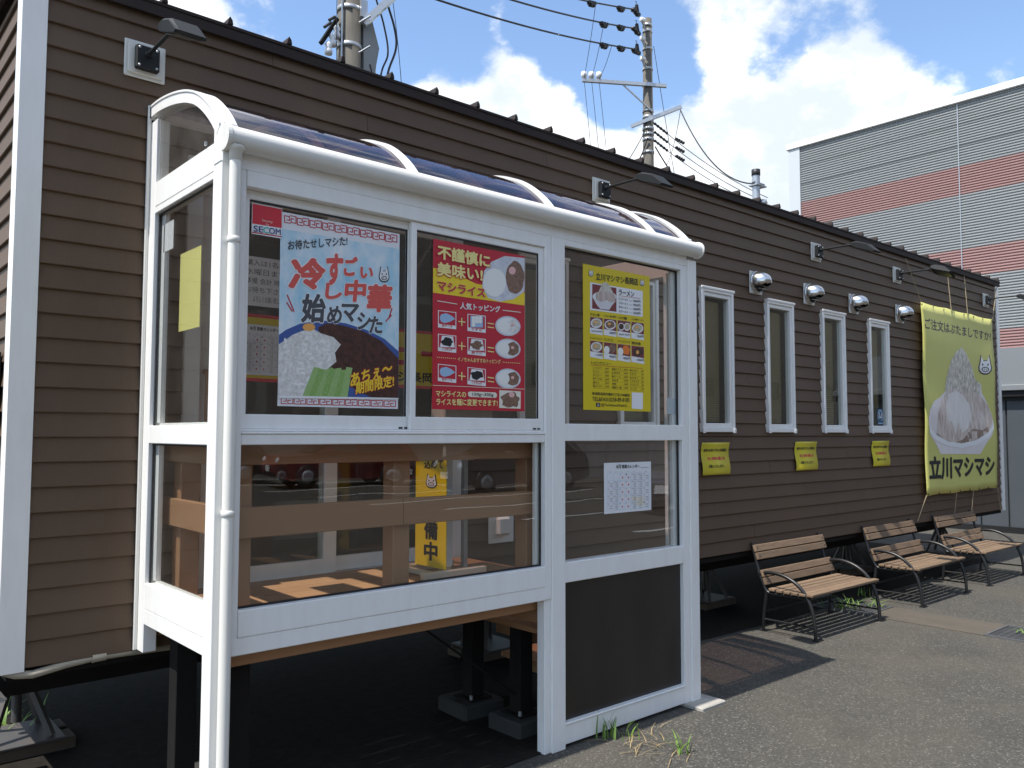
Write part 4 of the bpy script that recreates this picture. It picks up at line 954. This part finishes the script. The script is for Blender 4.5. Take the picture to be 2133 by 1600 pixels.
for k, (x, lb) in enumerate(((6.172, 'stainless vent hood nearest the porch, between first and second windows'), (7.053, 'stainless vent hood between second and third windows outside the porch'), (7.908, 'stainless vent hood between third and fourth windows outside the porch'), (8.935, 'stainless vent hood nearest the yellow banner'))):
    o = vt if k == 0 else copy_tree(vt)
    o.location = (x, 0, 2.885); o.scale = (1.12, 1.12, 1.12); o['label'] = lb
# window decal
s = Sheet(.13, .16, t=.0004)
for k in range(20):
    a, b = RAD(-60 + k * 14), RAD(-60 + (k + 1) * 14); s.line('mark', INK['lblue'], 1, [(.065 + .05 * math.cos(a), .09 + .055 * math.sin(a)), (.065 + .05 * math.cos(b), .09 + .055 * math.sin(b))], .012)
s.line('mark', INK['white'], 2, [(.05, .12), (.05, .07), (.085, .075)], .012); s.line('mark', INK['white'], 2, [(.085, .075), (.095, .11)], .010); s.line('mark', INK['lblue'], 1, [(.02, .012), (.11, .012)], .01)
s.finish('sticker', 'round pale blue sticker at the bottom of the last slit window', 'sticker', mat('decal_dark_blue', (.03, .08, .14), .4), (8.198 + .19, -.0075, WZ0 + .085))

# ================================================================== BENCHES
def make_bench():
    t = thing('bench', '', 'bench', group='benches along the facade')
    Lb = 1.07
    def arc(x):
        pts = [(x, .075, .455), (x, .0, .478), (x, -.10, .478), (x, -.20, .45), (x, -.29, .395), (x, -.355, .31), (x, -.395, .20), (x, -.408, .09), (x, -.41, .0)]
        out = []
        for a, b in zip(pts, pts[1:]):
            for k in range(3): out.append(tuple(a[i] + (b[i] - a[i]) * k / 3 for i in range(3)))
        P = out + [pts[-1]]
        for _ in range(3): P = [P[0]] + [tuple((P[i - 1][j] + 2 * P[i][j] + P[i + 1][j]) / 4 for j in range(3)) for i in range(1, len(P) - 1)] + [P[-1]]
        return P
    for x in (0.0, Lb):
        MB().tube(arc(x), .0145, 10).build('armrest', blackm, t)
        MB().tube([(x, .145, .70), (x, .075, .455), (x, .02, .335), (x, .0, .318), (x, -.03, .31), (x, -.38, .322)], .013, 8).build('side_frame', blackm, t)
        MB().tube([(x, .01, .318), (x, .035, .16), (x, .05, .0)], .013, 8).build('leg', blackm, t)
        MB().box(x - .012, x + .075, -.435, -.385, 0, .006).box(x - .012, x + .075, .025, .075, 0, .006).each('foot_plate', blackm, t)
        MB().tube([(x, -.405, .10), (x, .04, .10)], .008, 8).build('side_stretcher', blackm, t)
    MB().tube([(0, .03, .16), (Lb, .03, .16)], .009, 8).build('stretcher', blackm, t)
    for k in range(6):
        y = -.375 + k * .066; z = .334 - .006 * math.sin((k + .5) / 6 * math.pi)
        MB().box(-.022, Lb + .022, y - .0275, y + .0275, z, z + .022, c=.004).build('seat_slat', slat, t)
    for k, a in enumerate((.16, .305, .70, .87)):
        o_ = MB().box(-.022, Lb + .022, -.011, .011, -.029, .029, c=.004).build('back_slat', slat, t)
        f = (.16, .33, .70, .87)[k]; p0, p1 = Vector((0, .02, .345)), Vector((0, .145, .705)); p = p0 + (p1 - p0) * f
        o_.location = (0, p.y - .022, p.z); o_.rotation_euler.x = -math.atan2(p1.y - p0.y, p1.z - p0.z)
        for x in (.01, Lb - .01):
            MB().lathe([(.007, -.0112), (.006, -.0145), (0, -.0155)], 'Y', (x, 0, .0), 8).build('bolt', blackm, o_)
    return t
bn = make_bench()
for k, (x, y, rz, lb) in enumerate(((6.035, -.175, 0, 'wooden slat bench with black arms nearest the porch'), (7.955, -.175, .008, 'middle one of three wooden slat benches with black arms'), (9.60, -.175, 0, 'farthest wooden slat bench, under the yellow banner'))):
    o = bn if k == 0 else copy_tree(bn)
    o.location = (x, y, 0); o.rotation_euler.z = rz; o['label'] = lb

# ================================================================== GROUND DETAILS
def grate(x0, x1, y0, y1, lb):
    t = thing('drain_grate', lb, 'grate', (x0, y0, 0), group='drain grates in the concrete strip')
    w, h = x1 - x0, y1 - y0
    MB().box(0, w, 0, .02, -.02, .012).box(0, w, h - .02, h, -.02, .012).box(0, .02, .0205, h - .0205, -.02, .0118).box(w - .02, w, .0205, h - .0205, -.02, .0118).each('frame', grm, t)
    n = int(w / .05)
    for k in range(1, n): MB().box(k * w / n - .003, k * w / n + .003, .021, h - .021, -.01, .010).build('bar', grm, t)
    for k in range(1, int(h / .05)): MB().tube([(.021, k * .05, .0065), (w - .021, k * .05, .0065)], .0035, 6).build('cross_rod', grm, t)
    MB().box(.0205, w - .0205, .0205, h - .0205, -.03, .0045).build('pit', gasket, t)
grate(7.22, 7.74, -.418, .12, 'galvanised drain grate between first and second bench, weeds growing on it'); grate(7.22, 7.74, -1.95, -1.362, 'galvanised drain grate at the right edge, out on the asphalt')
def weed(loc, lb, n=14, h=.16, spread=.08, m=None, flatv=.3):
    mb = MB()
    for k in range(n):
        a = random.uniform(0, 6.28); L_ = h * random.uniform(.5, 1.1); lean = random.uniform(flatv * .3, flatv * 1.6); w = random.uniform(.003, .0065) * (1 + h * 2) * (.35 if flatv > 2 else 1)
        p = Vector((random.gauss(0, spread * .4), random.gauss(0, spread * .4), 0)); d = Vector((math.cos(a), math.sin(a), 0)); sd_ = Vector((-d.y, d.x, 0)); vs = []
        for i in range(5):
            t = i / 4; c_ = p + d * (L_ * lean * t * t * 1.3) + Vector((0, 0, L_ * (t - .28 * lean * t * t)))
            ww = w * (1 - t) ** .6 * (1 if i else .7) + .0004; vs += [c_ + sd_ * ww, c_ - sd_ * ww]
        mb.add(vs, [(2 * i, 2 * i + 1, 2 * i + 3, 2 * i + 2) for i in range(4)], True)
    o = tag(mb.build('weed', m or leafm, None, loc, recalc=False), lb, 'weed', 'weeds in the asphalt'); return o
weed((3.30, -.90, 0), 'tall grass weed at the foot of the dark panel', 12, .15, .06); weed((3.40, -.97, 0), 'second grass weed just right of the tall one at the dark panel', 10, .10, .05)
weed((3.46, -1.28, 0), 'small weed on the asphalt at the bottom edge below the dark panel', 12, .10, .05, None, .6)
tag(weed((3.38, -1.10, .002), 'dry straw lying between the weeds by the dark panel', 34, .05, .25, straw, 2.6), cat='straw', kind='stuff')
weed((7.36, -.16, .01), 'bushy grass weed growing over the drain grate', 40, .11, .22, None, .7); weed((7.62, -.30, .01), 'smaller weed at the grate corner by the middle bench', 14, .09, .08, None, .9); weed((7.50, -1.62, .01), 'low weed growing through the far right grate', 16, .06, .16, None, 1.2)
weed((8.05, .02, 0), 'sprig of weed behind the middle bench leg', 10, .10, .06); weed((.86, 1.30, 0), 'sunlit grass clump at the bottom left corner', 60, .16, .35, None, .6)
# tripod jack stands
jackm = mat('jack_steel', (.06, .062, .066), .55, var=.4, col2=(.12, .08, .05))
def jack(loc, lb):
    t = thing('jack_stand', lb, 'jack', loc, group='jack stands under the building')
    MB().tube([(0, 0, .14), (0, 0, .50)], .024, 12).tube([(0, 0, .48), (0, 0, .545)], .035, 12).box(-.06, .06, -.06, .06, .545, .556).build('screw_post', jackm, t)
    for k in range(4):
        a = RAD(45 + 90 * k); MB().bar((.02 * math.cos(a), .02 * math.sin(a), .42), (.19 * math.cos(a), .19 * math.sin(a), .075), .028, .028).build('leg', jackm, t)
    MB().box(-.19, .19, -.19, .19, .0605, .075, c=.003).build('base_plate', jackm, t)
    MB().box(-.24, .24, -.17, -.02, .0, .06, c=.004).box(-.24, .24, .02, .17, .0, .06, c=.004).each('timber_pad', mat('old_timber', (.09, .066, .045), .8, var=.5, col2=(.045, .033, .024)), t)
jack((.93, .95, 0), 'tripod jack stand at the left end under the building corner'); jack((6.55, .80, 0), 'tripod jack stand on a pale pad left behind the first bench'); jack((3.9, .8, 0), 'tripod jack stand in the dark behind the porch steps'); jack((9.3, .8, 0), 'tripod jack stand in the dark behind the middle bench'); jack((11.4, .6, 0), 'tripod jack stand under the far right corner of the building')
# drain pipe slung under the siding
pts = [(.55, .03, .66), (.66, .02, .645), (.74, .0, .612), (.80, -.01, .605), (.92, -.005, .622), (1.04, .0, .632), (1.18, .0, .630), (1.36, .01, .622), (1.7, .05, .615), (2.2, .15, .60)]
P = [Vector(p) for p in pts]
pipe = thing('drain_pipe', 'beige plastic drain pipe slung under the left end of the siding', 'pipe', (.55, .03, .6))
MB().tube([tuple(p - Vector((.55, .03, .6))) for p in P], .017, 12).build('pipe', pvcd, pipe); MB().tube([(.475, -.034, .03), (.53, -.032, .032)], .021, 12).build('coupling', pvcd, pipe)
MB().box(-.02, .05, -.015, .02, -.06, .04).build('hanger', galv, pipe)
MB().prism([(-.20, .575), (.05, .44), (.07, .45), (-.17, .587)], .25, .62, 'XZ').build('step_plate', galv, bld)

# ================================================================== UTILITY POLES AND CABLES
def cable(p, q, sag, r, lb, cat='cable', m=None, n=16):
    p, q = Vector(p), Vector(q)
    pts = [tuple(p + (q - p) * (k / n) - Vector((0, 0, sag * 4 * (k / n) * (1 - k / n)))) for k in range(n + 1)]
    return tag(MB().tube(pts, r, 6).build('power_cable', m or blacki), lb, cat, 'overhead cables')
def pole_ring(mb, r, z, h=.05): return mb.lathe([(r + .002, z - h), (r + .014, z - h), (r + .014, z + h), (r + .002, z + h)], 'Z', (0, 0, 0), 20)
# near pole (rises behind the roof)
A = Vector((5.60, 5.90, 0)); pa = thing('utility_pole', 'grey concrete utility pole with clamps rising behind the roof near the porch', 'utility pole', A)
MB().lathe([(.175, 0), (.172, 3), (.155, 9.6), (0, 9.62)], 'Z', (0, 0, 0), 24).build('pole', polec, pa)
for z in (7.40, 6.88, 8.2): pole_ring(MB(), .162, z, .03).build('clamp_band', galv, pa)
MB().box(.06, .16, -.21, -.165, 7.28, 7.52).build('clamp_plate', galv, pa)
arm_d = Vector((.82, -.57, 0)).normalized(); b0 = Vector((.10, -.20, 7.18)); MB().bar(b0, b0 + Vector((.78, -.38, .95)), .09, .09).build('brace_arm', galv, pa)
MB().tube([(-.17, -.10, 5.4), (-.165, -.09, 8.5)], .014, 8).build('conduit', galv, pa)
for k in range(3):
    z = 6.72 + k * .13; MB().lathe([(.0, 0), (.05, .0), (.055, .05), (.035, .09), (.055, .13), (.03, .17), (0, .18)], 'Z', (-.34 + k * .06, -.05, z - .05), 12).build('insulator', porcel, pa)
MB().bar((-.46, -.06, 6.78), (-.20, -.02, 7.22), .05, .05).build('side_bracket', steel, pa); MB().tube([(-.43, -.09, 7.0), (-.33, -.09, 7.1)], .02, 8).tube([(-.36, -.09, 7.12), (-.27, -.09, 7.2)], .02, 8).each('fuse_holder', blacki, pa)
cut = MB().prism([(.02, 5.75), (.17, 5.75), (.26, 6.25), (.14, 6.62), (.0, 6.62)], -.10, .06, 'XZ').build('cutout_switch', mat('switch_grey', (.28, .29, .28), .5), pa); cut.location = (.16, 0, .72); MB().lathe([(.0, 0), (.045, 0), (.05, .22), (0, .23)], 'Z', (.205, -.02, 5.86), 12).build('bushing', porcel, cut)
for k in range(2): MB().tube([(.04, -.20, 7.18 - k * .42), (.13, -.34, 7.25 - k * .42)], .014, 8).build('step_bolt', galv, pa)
def hang(pts, r, lb):
    P = [Vector(p) for p in pts]
    out = []
    for i in range(len(P) - 1):
        a, b, c_, d = P[max(i - 1, 0)], P[i], P[i + 1], P[min(i + 2, len(P) - 1)]
        for k in range(6):
            t = k / 6; out.append(tuple(.5 * ((2 * b) + (c_ - a) * t + (2 * a - 5 * b + 4 * c_ - d) * t * t + (3 * b - a - 3 * c_ + d) * t ** 3)))
    return tag(MB().tube(out + [tuple(P[-1])], r, 6).build('power_cable', blacki), lb, 'cable', 'overhead cables')
ax_, ay_ = A.x, A.y
hang([(ax_ + .22, ay_ - .2, 8.50), (ax_ + .24, ay_ - .2, 7.80), (ax_ + .42, ay_ - .2, 7.30), (ax_ + .50, ay_ - .2, 6.90), (ax_ + .40, ay_ - .2, 6.60), (ax_ + .32, ay_ - .2, 6.10)], .013, 'drooping black cable hanging beside the near utility pole')
hang([(ax_ + .34, ay_ - .2, 8.50), (ax_ + .42, ay_ - .2, 7.80), (ax_ + .60, ay_ - .2, 7.30), (ax_ + .63, ay_ - .2, 7.00), (ax_ + .50, ay_ - .2, 6.60), (ax_ + .45, ay_ - .2, 6.10)], .016, 'outer drooping black cable right of the near utility pole')
hang([(ax_ + .50, ay_ - .2, 8.10), (ax_ + .66, ay_ - .2, 7.10), (ax_ + .76, ay_ - .2, 6.20)], .005, 'thin guy wire right of the near utility pole')
hang([(ax_ + .27, ay_ - .1, 6.70), (ax_ + .36, ay_ - .1, 6.40), (ax_ + .42, ay_ - .1, 6.10)], .012, 'short black lead under the near pole switch')
hang([(ax_ - .26, ay_ - .1, 8.2), (ax_ - .25, ay_ - .1, 7.2), (ax_ - .24, ay_ - .1, 6.5)], .005, 'thin wire left of the near utility pole')
MX, MY = 12.82, 4.14
# far pole
B = Vector((14.55, 8.0, 0)); pb = thing('utility_pole', 'tall far concrete utility pole with crossarm and black insulators', 'utility pole', B)
MB().lathe([(.17, 0), (.17, 2), (.098, 11.14), (0, 11.16)], 'Z', (0, 0, 0), 20).build('pole', polec, pb)
rad_ = lambda z: .17 - (z - 2) * .00776
for z in (10.98, 10.84, 10.42, 9.95, 9.58, 8.97, 8.82, 8.72, 8.55, 8.42, 8.30, 8.0): pole_ring(MB(), rad_(z), z, .028).build('clamp_band', galv, pb)
side = Vector((-.62, .30, 0)).normalized()     # towards the near pole
tow = (Vector((A.x, A.y, 0)) - Vector((B.x, B.y, 0))).normalized()
WZ = [(10.96, 8.60), (10.52, 8.38), (10.05, 8.02)]
for k, (zb_, za_) in enumerate(WZ):
    d = tow; p0 = d * rad_(zb_) + Vector((0, 0, zb_)); e = d * 1.0 + Vector((0, 0, zb_ + .12))
    MB().tube([tuple(d * .1 + Vector((0, 0, zb_ - .1))), tuple(d * .28 + Vector((0, 0, zb_ + .02)))], .022, 8).tube([tuple(p0), tuple(d * .3 + Vector((0, 0, zb_ + .04)))], .016, 8).build('strain_bracket', galv, pb)
    MB().lathe([(0, 0), (.05, 0), (.06, .03), (.04, .06), (.06, .09), (.03, .12), (0, .12)], 'X', (0, 0, 0), 12).build('strain_insulator', porcel, pb, tuple(d * .32 + Vector((0, 0, zb_ + .05))))
    mb = MB()
    c0 = d * .56 + Vector((0, 0, zb_ + .10))
    for j in range(8):
        q = c0 + d * (-.13 + .04 * j) + Vector((0, 0, random.uniform(-.03, .03)))
        mb.lathe([(0, -.04), (.045, -.03), (.055, 0), (.04, .03), (0, .045)], 'XZ'[j % 2], tuple(q), 8, False)
    for j in range(4): mb.lathe([(0, -.035), (.055 - .006 * j, -.02), (.06 - .006 * j, .01), (0, .035)], 'Z', tuple(c0 - d * .03 + Vector((0, 0, .05 + j * .042))), 8, False)
    mb.tube([tuple(c0 + Vector((0, 0, .20))), tuple(c0 + Vector((.02, 0, .26))), tuple(c0 + Vector((-.03, 0, .25)))], .008, 6)
    mb.build('insulator_cover', blacki, pb)
    st = B + d * .7 + Vector((0, 0, zb_ + .12)); en = Vector((A.x, A.y, za_)) - d * .1
    cable(st, en, .14, .017, ('topmost thick cable from the far pole to upper left', 'second thick cable from the far pole to upper left', 'lowest thick cable from the far pole to upper left')[k])
    dv = en - st; Ld = dv.length
    for j, t in enumerate((.07, .16) if k else (.07, .22)):
        q = st + dv * t - Vector((0, 0, .14 * 4 * t * (1 - t))); m_ = MB()
        for w_ in range(5): m_.lathe([(0, -.05), (.05, -.03), (.06, .02), (0, .05)], 'Z', tuple(dv.normalized() * (w_ * .05 - .1) + Vector((0, 0, -.02 - (w_ % 2) * .04))), 8, False)
        tag(m_.build('cable_spacer', blacki, None, tuple(q)), '%s black clamp on the %s thick overhead cable' % (('nearer-pole', 'outer')[j], ('topmost', 'second', 'lowest')[k]), 'clamp', 'clamps on the overhead cables')
arm0 = tow * -.14 + Vector((0, 0, 8.95))
lft = Vector((-cam_f.y, cam_f.x, 0)).normalized()
xa = Vector((-.80, .60, 0)).normalized()
MB().bar(tuple(-xa * .32 + Vector((.0, -.14, 9.53))), tuple(xa * 1.62 + Vector((0, -.14, 9.60))), .075, .075).build('crossarm', galv, pb)
MB().tube([tuple(xa * .72 + Vector((0, -.14, 9.56))), tuple(Vector((-.02, -.14, 8.92)))], .02, 8).build('crossarm_brace', galv, pb)
for k in range(3):
    q = xa * (1.58 - k * .17) + Vector((0, -.14, 9.63)); MB().lathe([(0, 0), (.03, 0), (.065, .05), (.075, .10), (.06, .16), (0, .18)], 'Z', tuple(q), 14).build('insulator', porcel, pb)
    w0 = B + q; zt_ = WZ[k]; tt = .27 - k * .05
    stk = B + tow * .7 + Vector((0, 0, WZ[k][0] + .12)); enk = Vector((A.x, A.y, WZ[k][1])) - tow * .1; tq = .20 - .04 * k; up_ = stk + (enk - stk) * tq - Vector((0, 0, .14 * 4 * tq * (1 - tq)))
    cable(up_, w0 + Vector((0, 0, .02)), .08, .006, ('leftmost', 'middle', 'rightmost')[k] + ' thin jumper wire above the far pole crossarm', n=8)
    cable(w0, w0 + Vector((.32 + .02 * k, -.2, -4.2)), -.1, .006, ('leftmost', 'middle', 'rightmost')[k] + ' thin wire dropping from the far pole crossarm', n=8)
ya = Vector((.74, -.67, 0)).normalized()
MB().bar(tuple(-ya * .50 + Vector((0, -.15, 8.58))), tuple(ya * .64 + Vector((0, -.15, 9.03))), .07, .08).build('lower_crossarm', galv, pb)
for k in range(3):
    z = 8.68 - k * .20; p0 = Vector((.12, -.10, z)); p1 = p0 + ya * .27 + Vector((0, 0, -.22)); mb = MB().tube([tuple(p0), tuple(p1)], .022, 6)
    for j in range(5): q = p0 + (p1 - p0) * (j / 4); mb.lathe([(0, -.035), (.03, -.02), (.034, .015), (0, .035)], 'Z', tuple(q), 8, False)
    p2 = p1 + ya * .22 + Vector((0, 0, -.14))
    for j in range(4): mb.lathe([(0, -.04), (.035, -.02), (.04, .02), (0, .04)], 'Z', tuple(p2 + ya * (.05 * j) - Vector((0, 0, .03 * j))), 8, False)
    mb.build('service_clamp', blacki, pb)
    cable(B + p1, B + ya * 2.7 + Vector((0, 0, 6.95 - k * .12)), .12, .008, ('upper', 'middle', 'lower')[k] + ' service cable running right from the far pole')
cable(B + Vector((.10, -.1, 10.5)), B + ya * .62 + Vector((0, 0, 7.3)), .05, .007, 'thin stay wire slanting right from the far pole top', n=6)
cable(B + ya * .62 + Vector((0, -.15, 8.95)), (MX - .09, MY, 6.03), .42, .014, 'dark twisted cable from the lower crossarm to the galvanised mast', n=14)
cable(B + ya * .62 + Vector((0, -.15, 8.95)), B + ya * .40 + Vector((0, 0, 7.7)), .20, .007, 'looped wire hanging under the lower crossarm end', n=10)
cable(B + Vector((.12, -.1, 8.15)), B + ya * .75 + Vector((0, 0, 7.2)), .03, .016, 'thick dark guy cable at the foot of the far pole', n=6)
cable(B + Vector((-.12, -.1, 8.6)), B - ya * .62 + Vector((0, 0, 7.6)), .06, .009, 'thin wire slanting left from the far pole middle', n=6)
cable(B + Vector((-.14, -.1, 8.3)), B - ya * .34 + Vector((0, 0, 7.7)), .12, .014, 'short drooping lead left of the far pole', n=8)
ms = thing('galvanised_mast', 'short galvanised pipe mast with black cap behind the roof', 'mast', (MX, MY, 0))
MB().tube([(0, 0, 0), (0, 0, 6.2)], .068, 16).build('pipe', galv, ms); MB().lathe([(.070, 6.19), (.078, 6.195), (.078, 6.30), (0, 6.31)], 'Z', (0, 0, 0), 16).build('cap', blacki, ms)
MB().box(-.10, .2, -.09, .09, 6.00, 6.02).box(-.10, .24, -.03, .03, 6.06, 6.08).each('bracket', galv, ms); MB().lathe([(0, -.07), (.06, -.05), (.07, 0), (.06, .05), (0, .07)], 'Z', (.14, -.05, 5.72), 12).build('junction_ball', galv, ms)

# ================================================================== NEIGHBOURING BUILDINGS
nb = thing('corrugated_building', 'tall grey corrugated metal hall with pink stripes behind the restaurant', 'building', (20, 2, 0))
cg = mat('corrugated_grey', (.285, .30, .30), .5, var=.12, vscale=2, col2=(.24, .255, .26)); cpk = mat('corrugated_pink', (.345, .205, .19), .5, var=.12, vscale=2, col2=(.29, .17, .16))
bands = [(9.20, 7.72, cg), (7.72, 7.06, cpk), (7.06, 5.80, cg), (5.80, 5.16, cpk), (5.16, 3.90, cg), (3.90, 3.26, cpk), (3.26, .4, cg)]
for z1, z0, m in bands:
    for ya_, yb_ in ((7.30, 3.375), (3.355, -1.0)):
        n = int(round((z1 - z0) / .062)); pts = []
        for k in range(n):
            z = z1 - (z1 - z0) * k / n; p = (z1 - z0) / n
            pts += [(0.0, z - .002), (-.026, z - p * .30), (-.026, z - p * .62), (0.0, z - p * .86)]
        pts.append((0, z0 + .001)); vs = [(x, y - 2, z) for y in (ya_, yb_) for x, z in pts]; k = len(pts)
        MB().add(vs, [(i, i + 1, k + i + 1, k + i) for i in range(k - 1)]).build('cladding_panel', m, nb, recalc=False)
MB().box(.02, 14, -3.0, 5.60, 0, 9.18).build('wall_core', mat('hall_core', (.12, .13, .14), .8), nb)
MB().box(-.05, .03, 5.302, 5.62, 0, 9.2).build('corner_flashing', mat('flashing', (.55, .58, .60), .4), nb)
MB().box(-.09, 14.1, -3.1, 5.68, 9.2, 9.36, c=.01).build('parapet_cap', white, nb)
MB().box(-.034, .0, 1.356, 1.374, .4, 9.2).build('joint_cover', galv, nb)
for z in (8.7, 8.2): MB().box(-.029, -.02, -3.0, 5.3, z - .008, z + .008).build('seam_strip', mat('seam', (.08, .085, .09), .6), nb)
shd = mat('shed_slate', (.065, .075, .085), .45, var=.2, vscale=3, col2=(.09, .10, .11)); shl = mat('shed_light', (.20, .215, .225), .5)
sh = thing('storage_shed', 'slate grey metal storage shed with pale fascia behind the far corner', 'shed', (15.0, -2, 0))
for k in range(14):
    y0 = 4.2 - k * .42; MB().box(0, .05, y0 - .40, y0, .05, 2.15, c=.01).build('wall_panel', shd, sh)
MB().box(.051, 3, -1.7, 4.2, .04, 2.2).build('wall_core', shd, sh); MB().box(-.12, 3.1, -1.8, 4.3, 2.2, 2.30, c=.01).build('fascia', blackm, sh); MB().box(-.16, 3.14, -1.84, 4.34, 2.302, 2.40, c=.01).box(-.1, 3.1, -1.8, 4.3, 2.402, 3.0).each('upper_band', shl, sh)
MB().box(-.03, .06, 2.02, 2.10, 0, 2.15, c=.004).build('door_frame', white, sh); MB().box(-.05, 3, -1.75, 4.25, 0, .10).build('base', blackm, sh)

# ================================================================== ACROSS THE CAR PARK (mirrored in the panes)
wl_ = thing('boundary_wall', 'low stained white boundary wall across the car park mirrored in the panes', 'wall', (15.5, -18.6, 0))
wm = mat('stained_white_wall', (.66, .60, .54), .8, var=.6, vscale=1.2, stretch=(2.5, 1, .25), col2=(.32, .28, .25))
for k in range(10): MB().box(k * 2.4, k * 2.4 + 2.38, 0, -.2, 0, 1.2, c=.01).build('wall_panel', wm, wl_)
MB().box(-.05, 24.05, .03, -.23, 1.202, 1.30, c=.01).build('coping', conc, wl_)
bb_ = thing('sky_blocking_building', 'added long brown building across the lot, keeps sky glare out of the panes', 'building', (-14, -30, 0))  # added block, hides the sky from the pane reflections
bw = mat('brown_render', (.42, .35, .29), .8, var=.3, vscale=.6)
MB().box(0, 150, -8, 0, 0, 14.0).build('wall', bw, bb_); MB().box(-.4, 150.4, -8.4, .4, 14.002, 14.3, c=.02).build('roof', fascia_m, bb_)
for k in range(35): MB().ring(0, 1.7, -.06, .02, 0, 1.2, .07).build('window_frame', blackm, bb_, (3.4 + k * 4.2, .04, 4.2), RAD(180)); MB().box(0, 1.56, .0, .02, 0, 1.06).build('pane', mat('dark_pane', (.03, .028, .026), .08), bb_, (1.77 + k * 4.2, .0, 4.27))
def car(loc, rz, col, lb, van=False):
    t = thing('parked_car', lb, 'car', loc, rz, 'cars parked across the lot')
    pm = mat('car_paint_' + lb.split()[0], col, .25, metal=.2, coat=1.0); dg = mat('car_glass', (.01, .012, .014), .05)
    Hh = 1.85 if van else 1.46
    low = [(-2.2, .32), (-2.24, .62), (-2.12, .86), (-1.2, .98), (2.05, .98), (2.2, .80), (2.22, .36), (1.9, .24), (-1.9, .24)]
    cab = [(-1.25, .96), (-.45, Hh - .06), (-.2, Hh), (1.5, Hh - .02), (1.75, Hh - .1), (2.08, .97)]
    def loft(prof, w0, w1):
        n = len(prof); vs = []
        for sgn, k in ((-1, .93), (-1, 1), (1, 1), (1, .93)):
            for x, z in prof: w = w0 + (w1 - w0) * max(0, (z - .9) / (Hh - .9)); vs.append((x * (1 if abs(k) == 1 else .97), sgn * w * (1 if k == 1 else 1.0) - (0 if k == 1 else -sgn * -.05), z if k == 1 else z - (z - .65) * .06))
        fs = [tuple(range(n)), tuple(range(4 * n - 1, 3 * n - 1, -1))]
        for r in range(3):
            for i in range(n): fs.append((r * n + i, r * n + n + i, r * n + n + (i + 1) % n, r * n + (i + 1) % n))
        return MB().add(vs, fs, False)
    loft(low, .80, .80).build('body', pm, t); loft(cab, .78, .62).build('cabin', pm, t)
    MB().add([(-1.20, -.66, 1.0), (-1.20, .66, 1.0), (-.50, .55, Hh - .1), (-.50, -.55, Hh - .1)], [(0, 1, 2, 3)]).build('windscreen', dg, t).location = (-.02, 0, .03)
    for sgn in (-1, 1):
        yy = lambda z: sgn * (.865 - .16 * max(0, (z - .9) / (Hh - .9)))
        for a, b, c_, d in ((-.95, -.42, .25, .25), (.33, .33, 1.45, 1.75)):
            MB().add([(a, yy(1.02), 1.02), (d, yy(1.02), 1.02), (c_, yy(Hh - .12), Hh - .12), (b, yy(Hh - .12), Hh - .12)], [(0, 1, 2, 3)]).build('side_window', dg, t, recalc=False)
        for x in (-1.4, 1.35):
            w = MB().lathe([(.2, -.1), (.3, -.1), (.33, -.07), (.33, .07), (.3, .1), (.2, .1)], 'Y', (x, sgn * .76, .33), 24).build('wheel', blacki, t); MB().lathe([(0, .10), (.08, .11), (.2, .095), (.2, -.095), (.08, -.11), (0, -.1)], 'Y', (x, sgn * .76, .33), 16).build('rim', galv, w)
        hl = MB().lathe([(0, -.10), (.10, -.06), (.13, .0), (.10, .06), (0, .07)], 'X', (-2.14, sgn * .62, .72), 14).build('headlight', mat('headlight_glass', (.75, .78, .8), .08, metal=.6), t)
        MB().box(2.17, 2.225, sgn * .55, sgn * .78, .62, .80, c=.01).build('tail_light', INK['red'], t); MB().box(-.85, -.68, sgn * .86, sgn * 1.0, .98, 1.1, c=.02).build('wing_mirror', pm, t)
    MB().box(-2.27, -2.245, -.17, .17, .42, .58).build('number_plate', INK['white'], t); MB().box(-2.25, -2.2, -.5, .5, .30, .40).build('grille', blacki, t)
car((13.0, -20.6, 0), RAD(8), (.24, .012, .016), 'red hatchback parked across the lot, mirrored in the lower pane')
car((15.6, -15.6, 0), RAD(4), (.10, .09, .09), 'brown-grey sedan parked across the lot, mirrored in the lower pane')
car((15.0, -7.9, 0), RAD(0), (.20, .19, .20), 'grey van whose headlight is mirrored beside the calendar', True)
car((9.4, -23.4, 0), RAD(5), (.05, .05, .055), 'dark car parked farthest away, mirrored at the pane left')
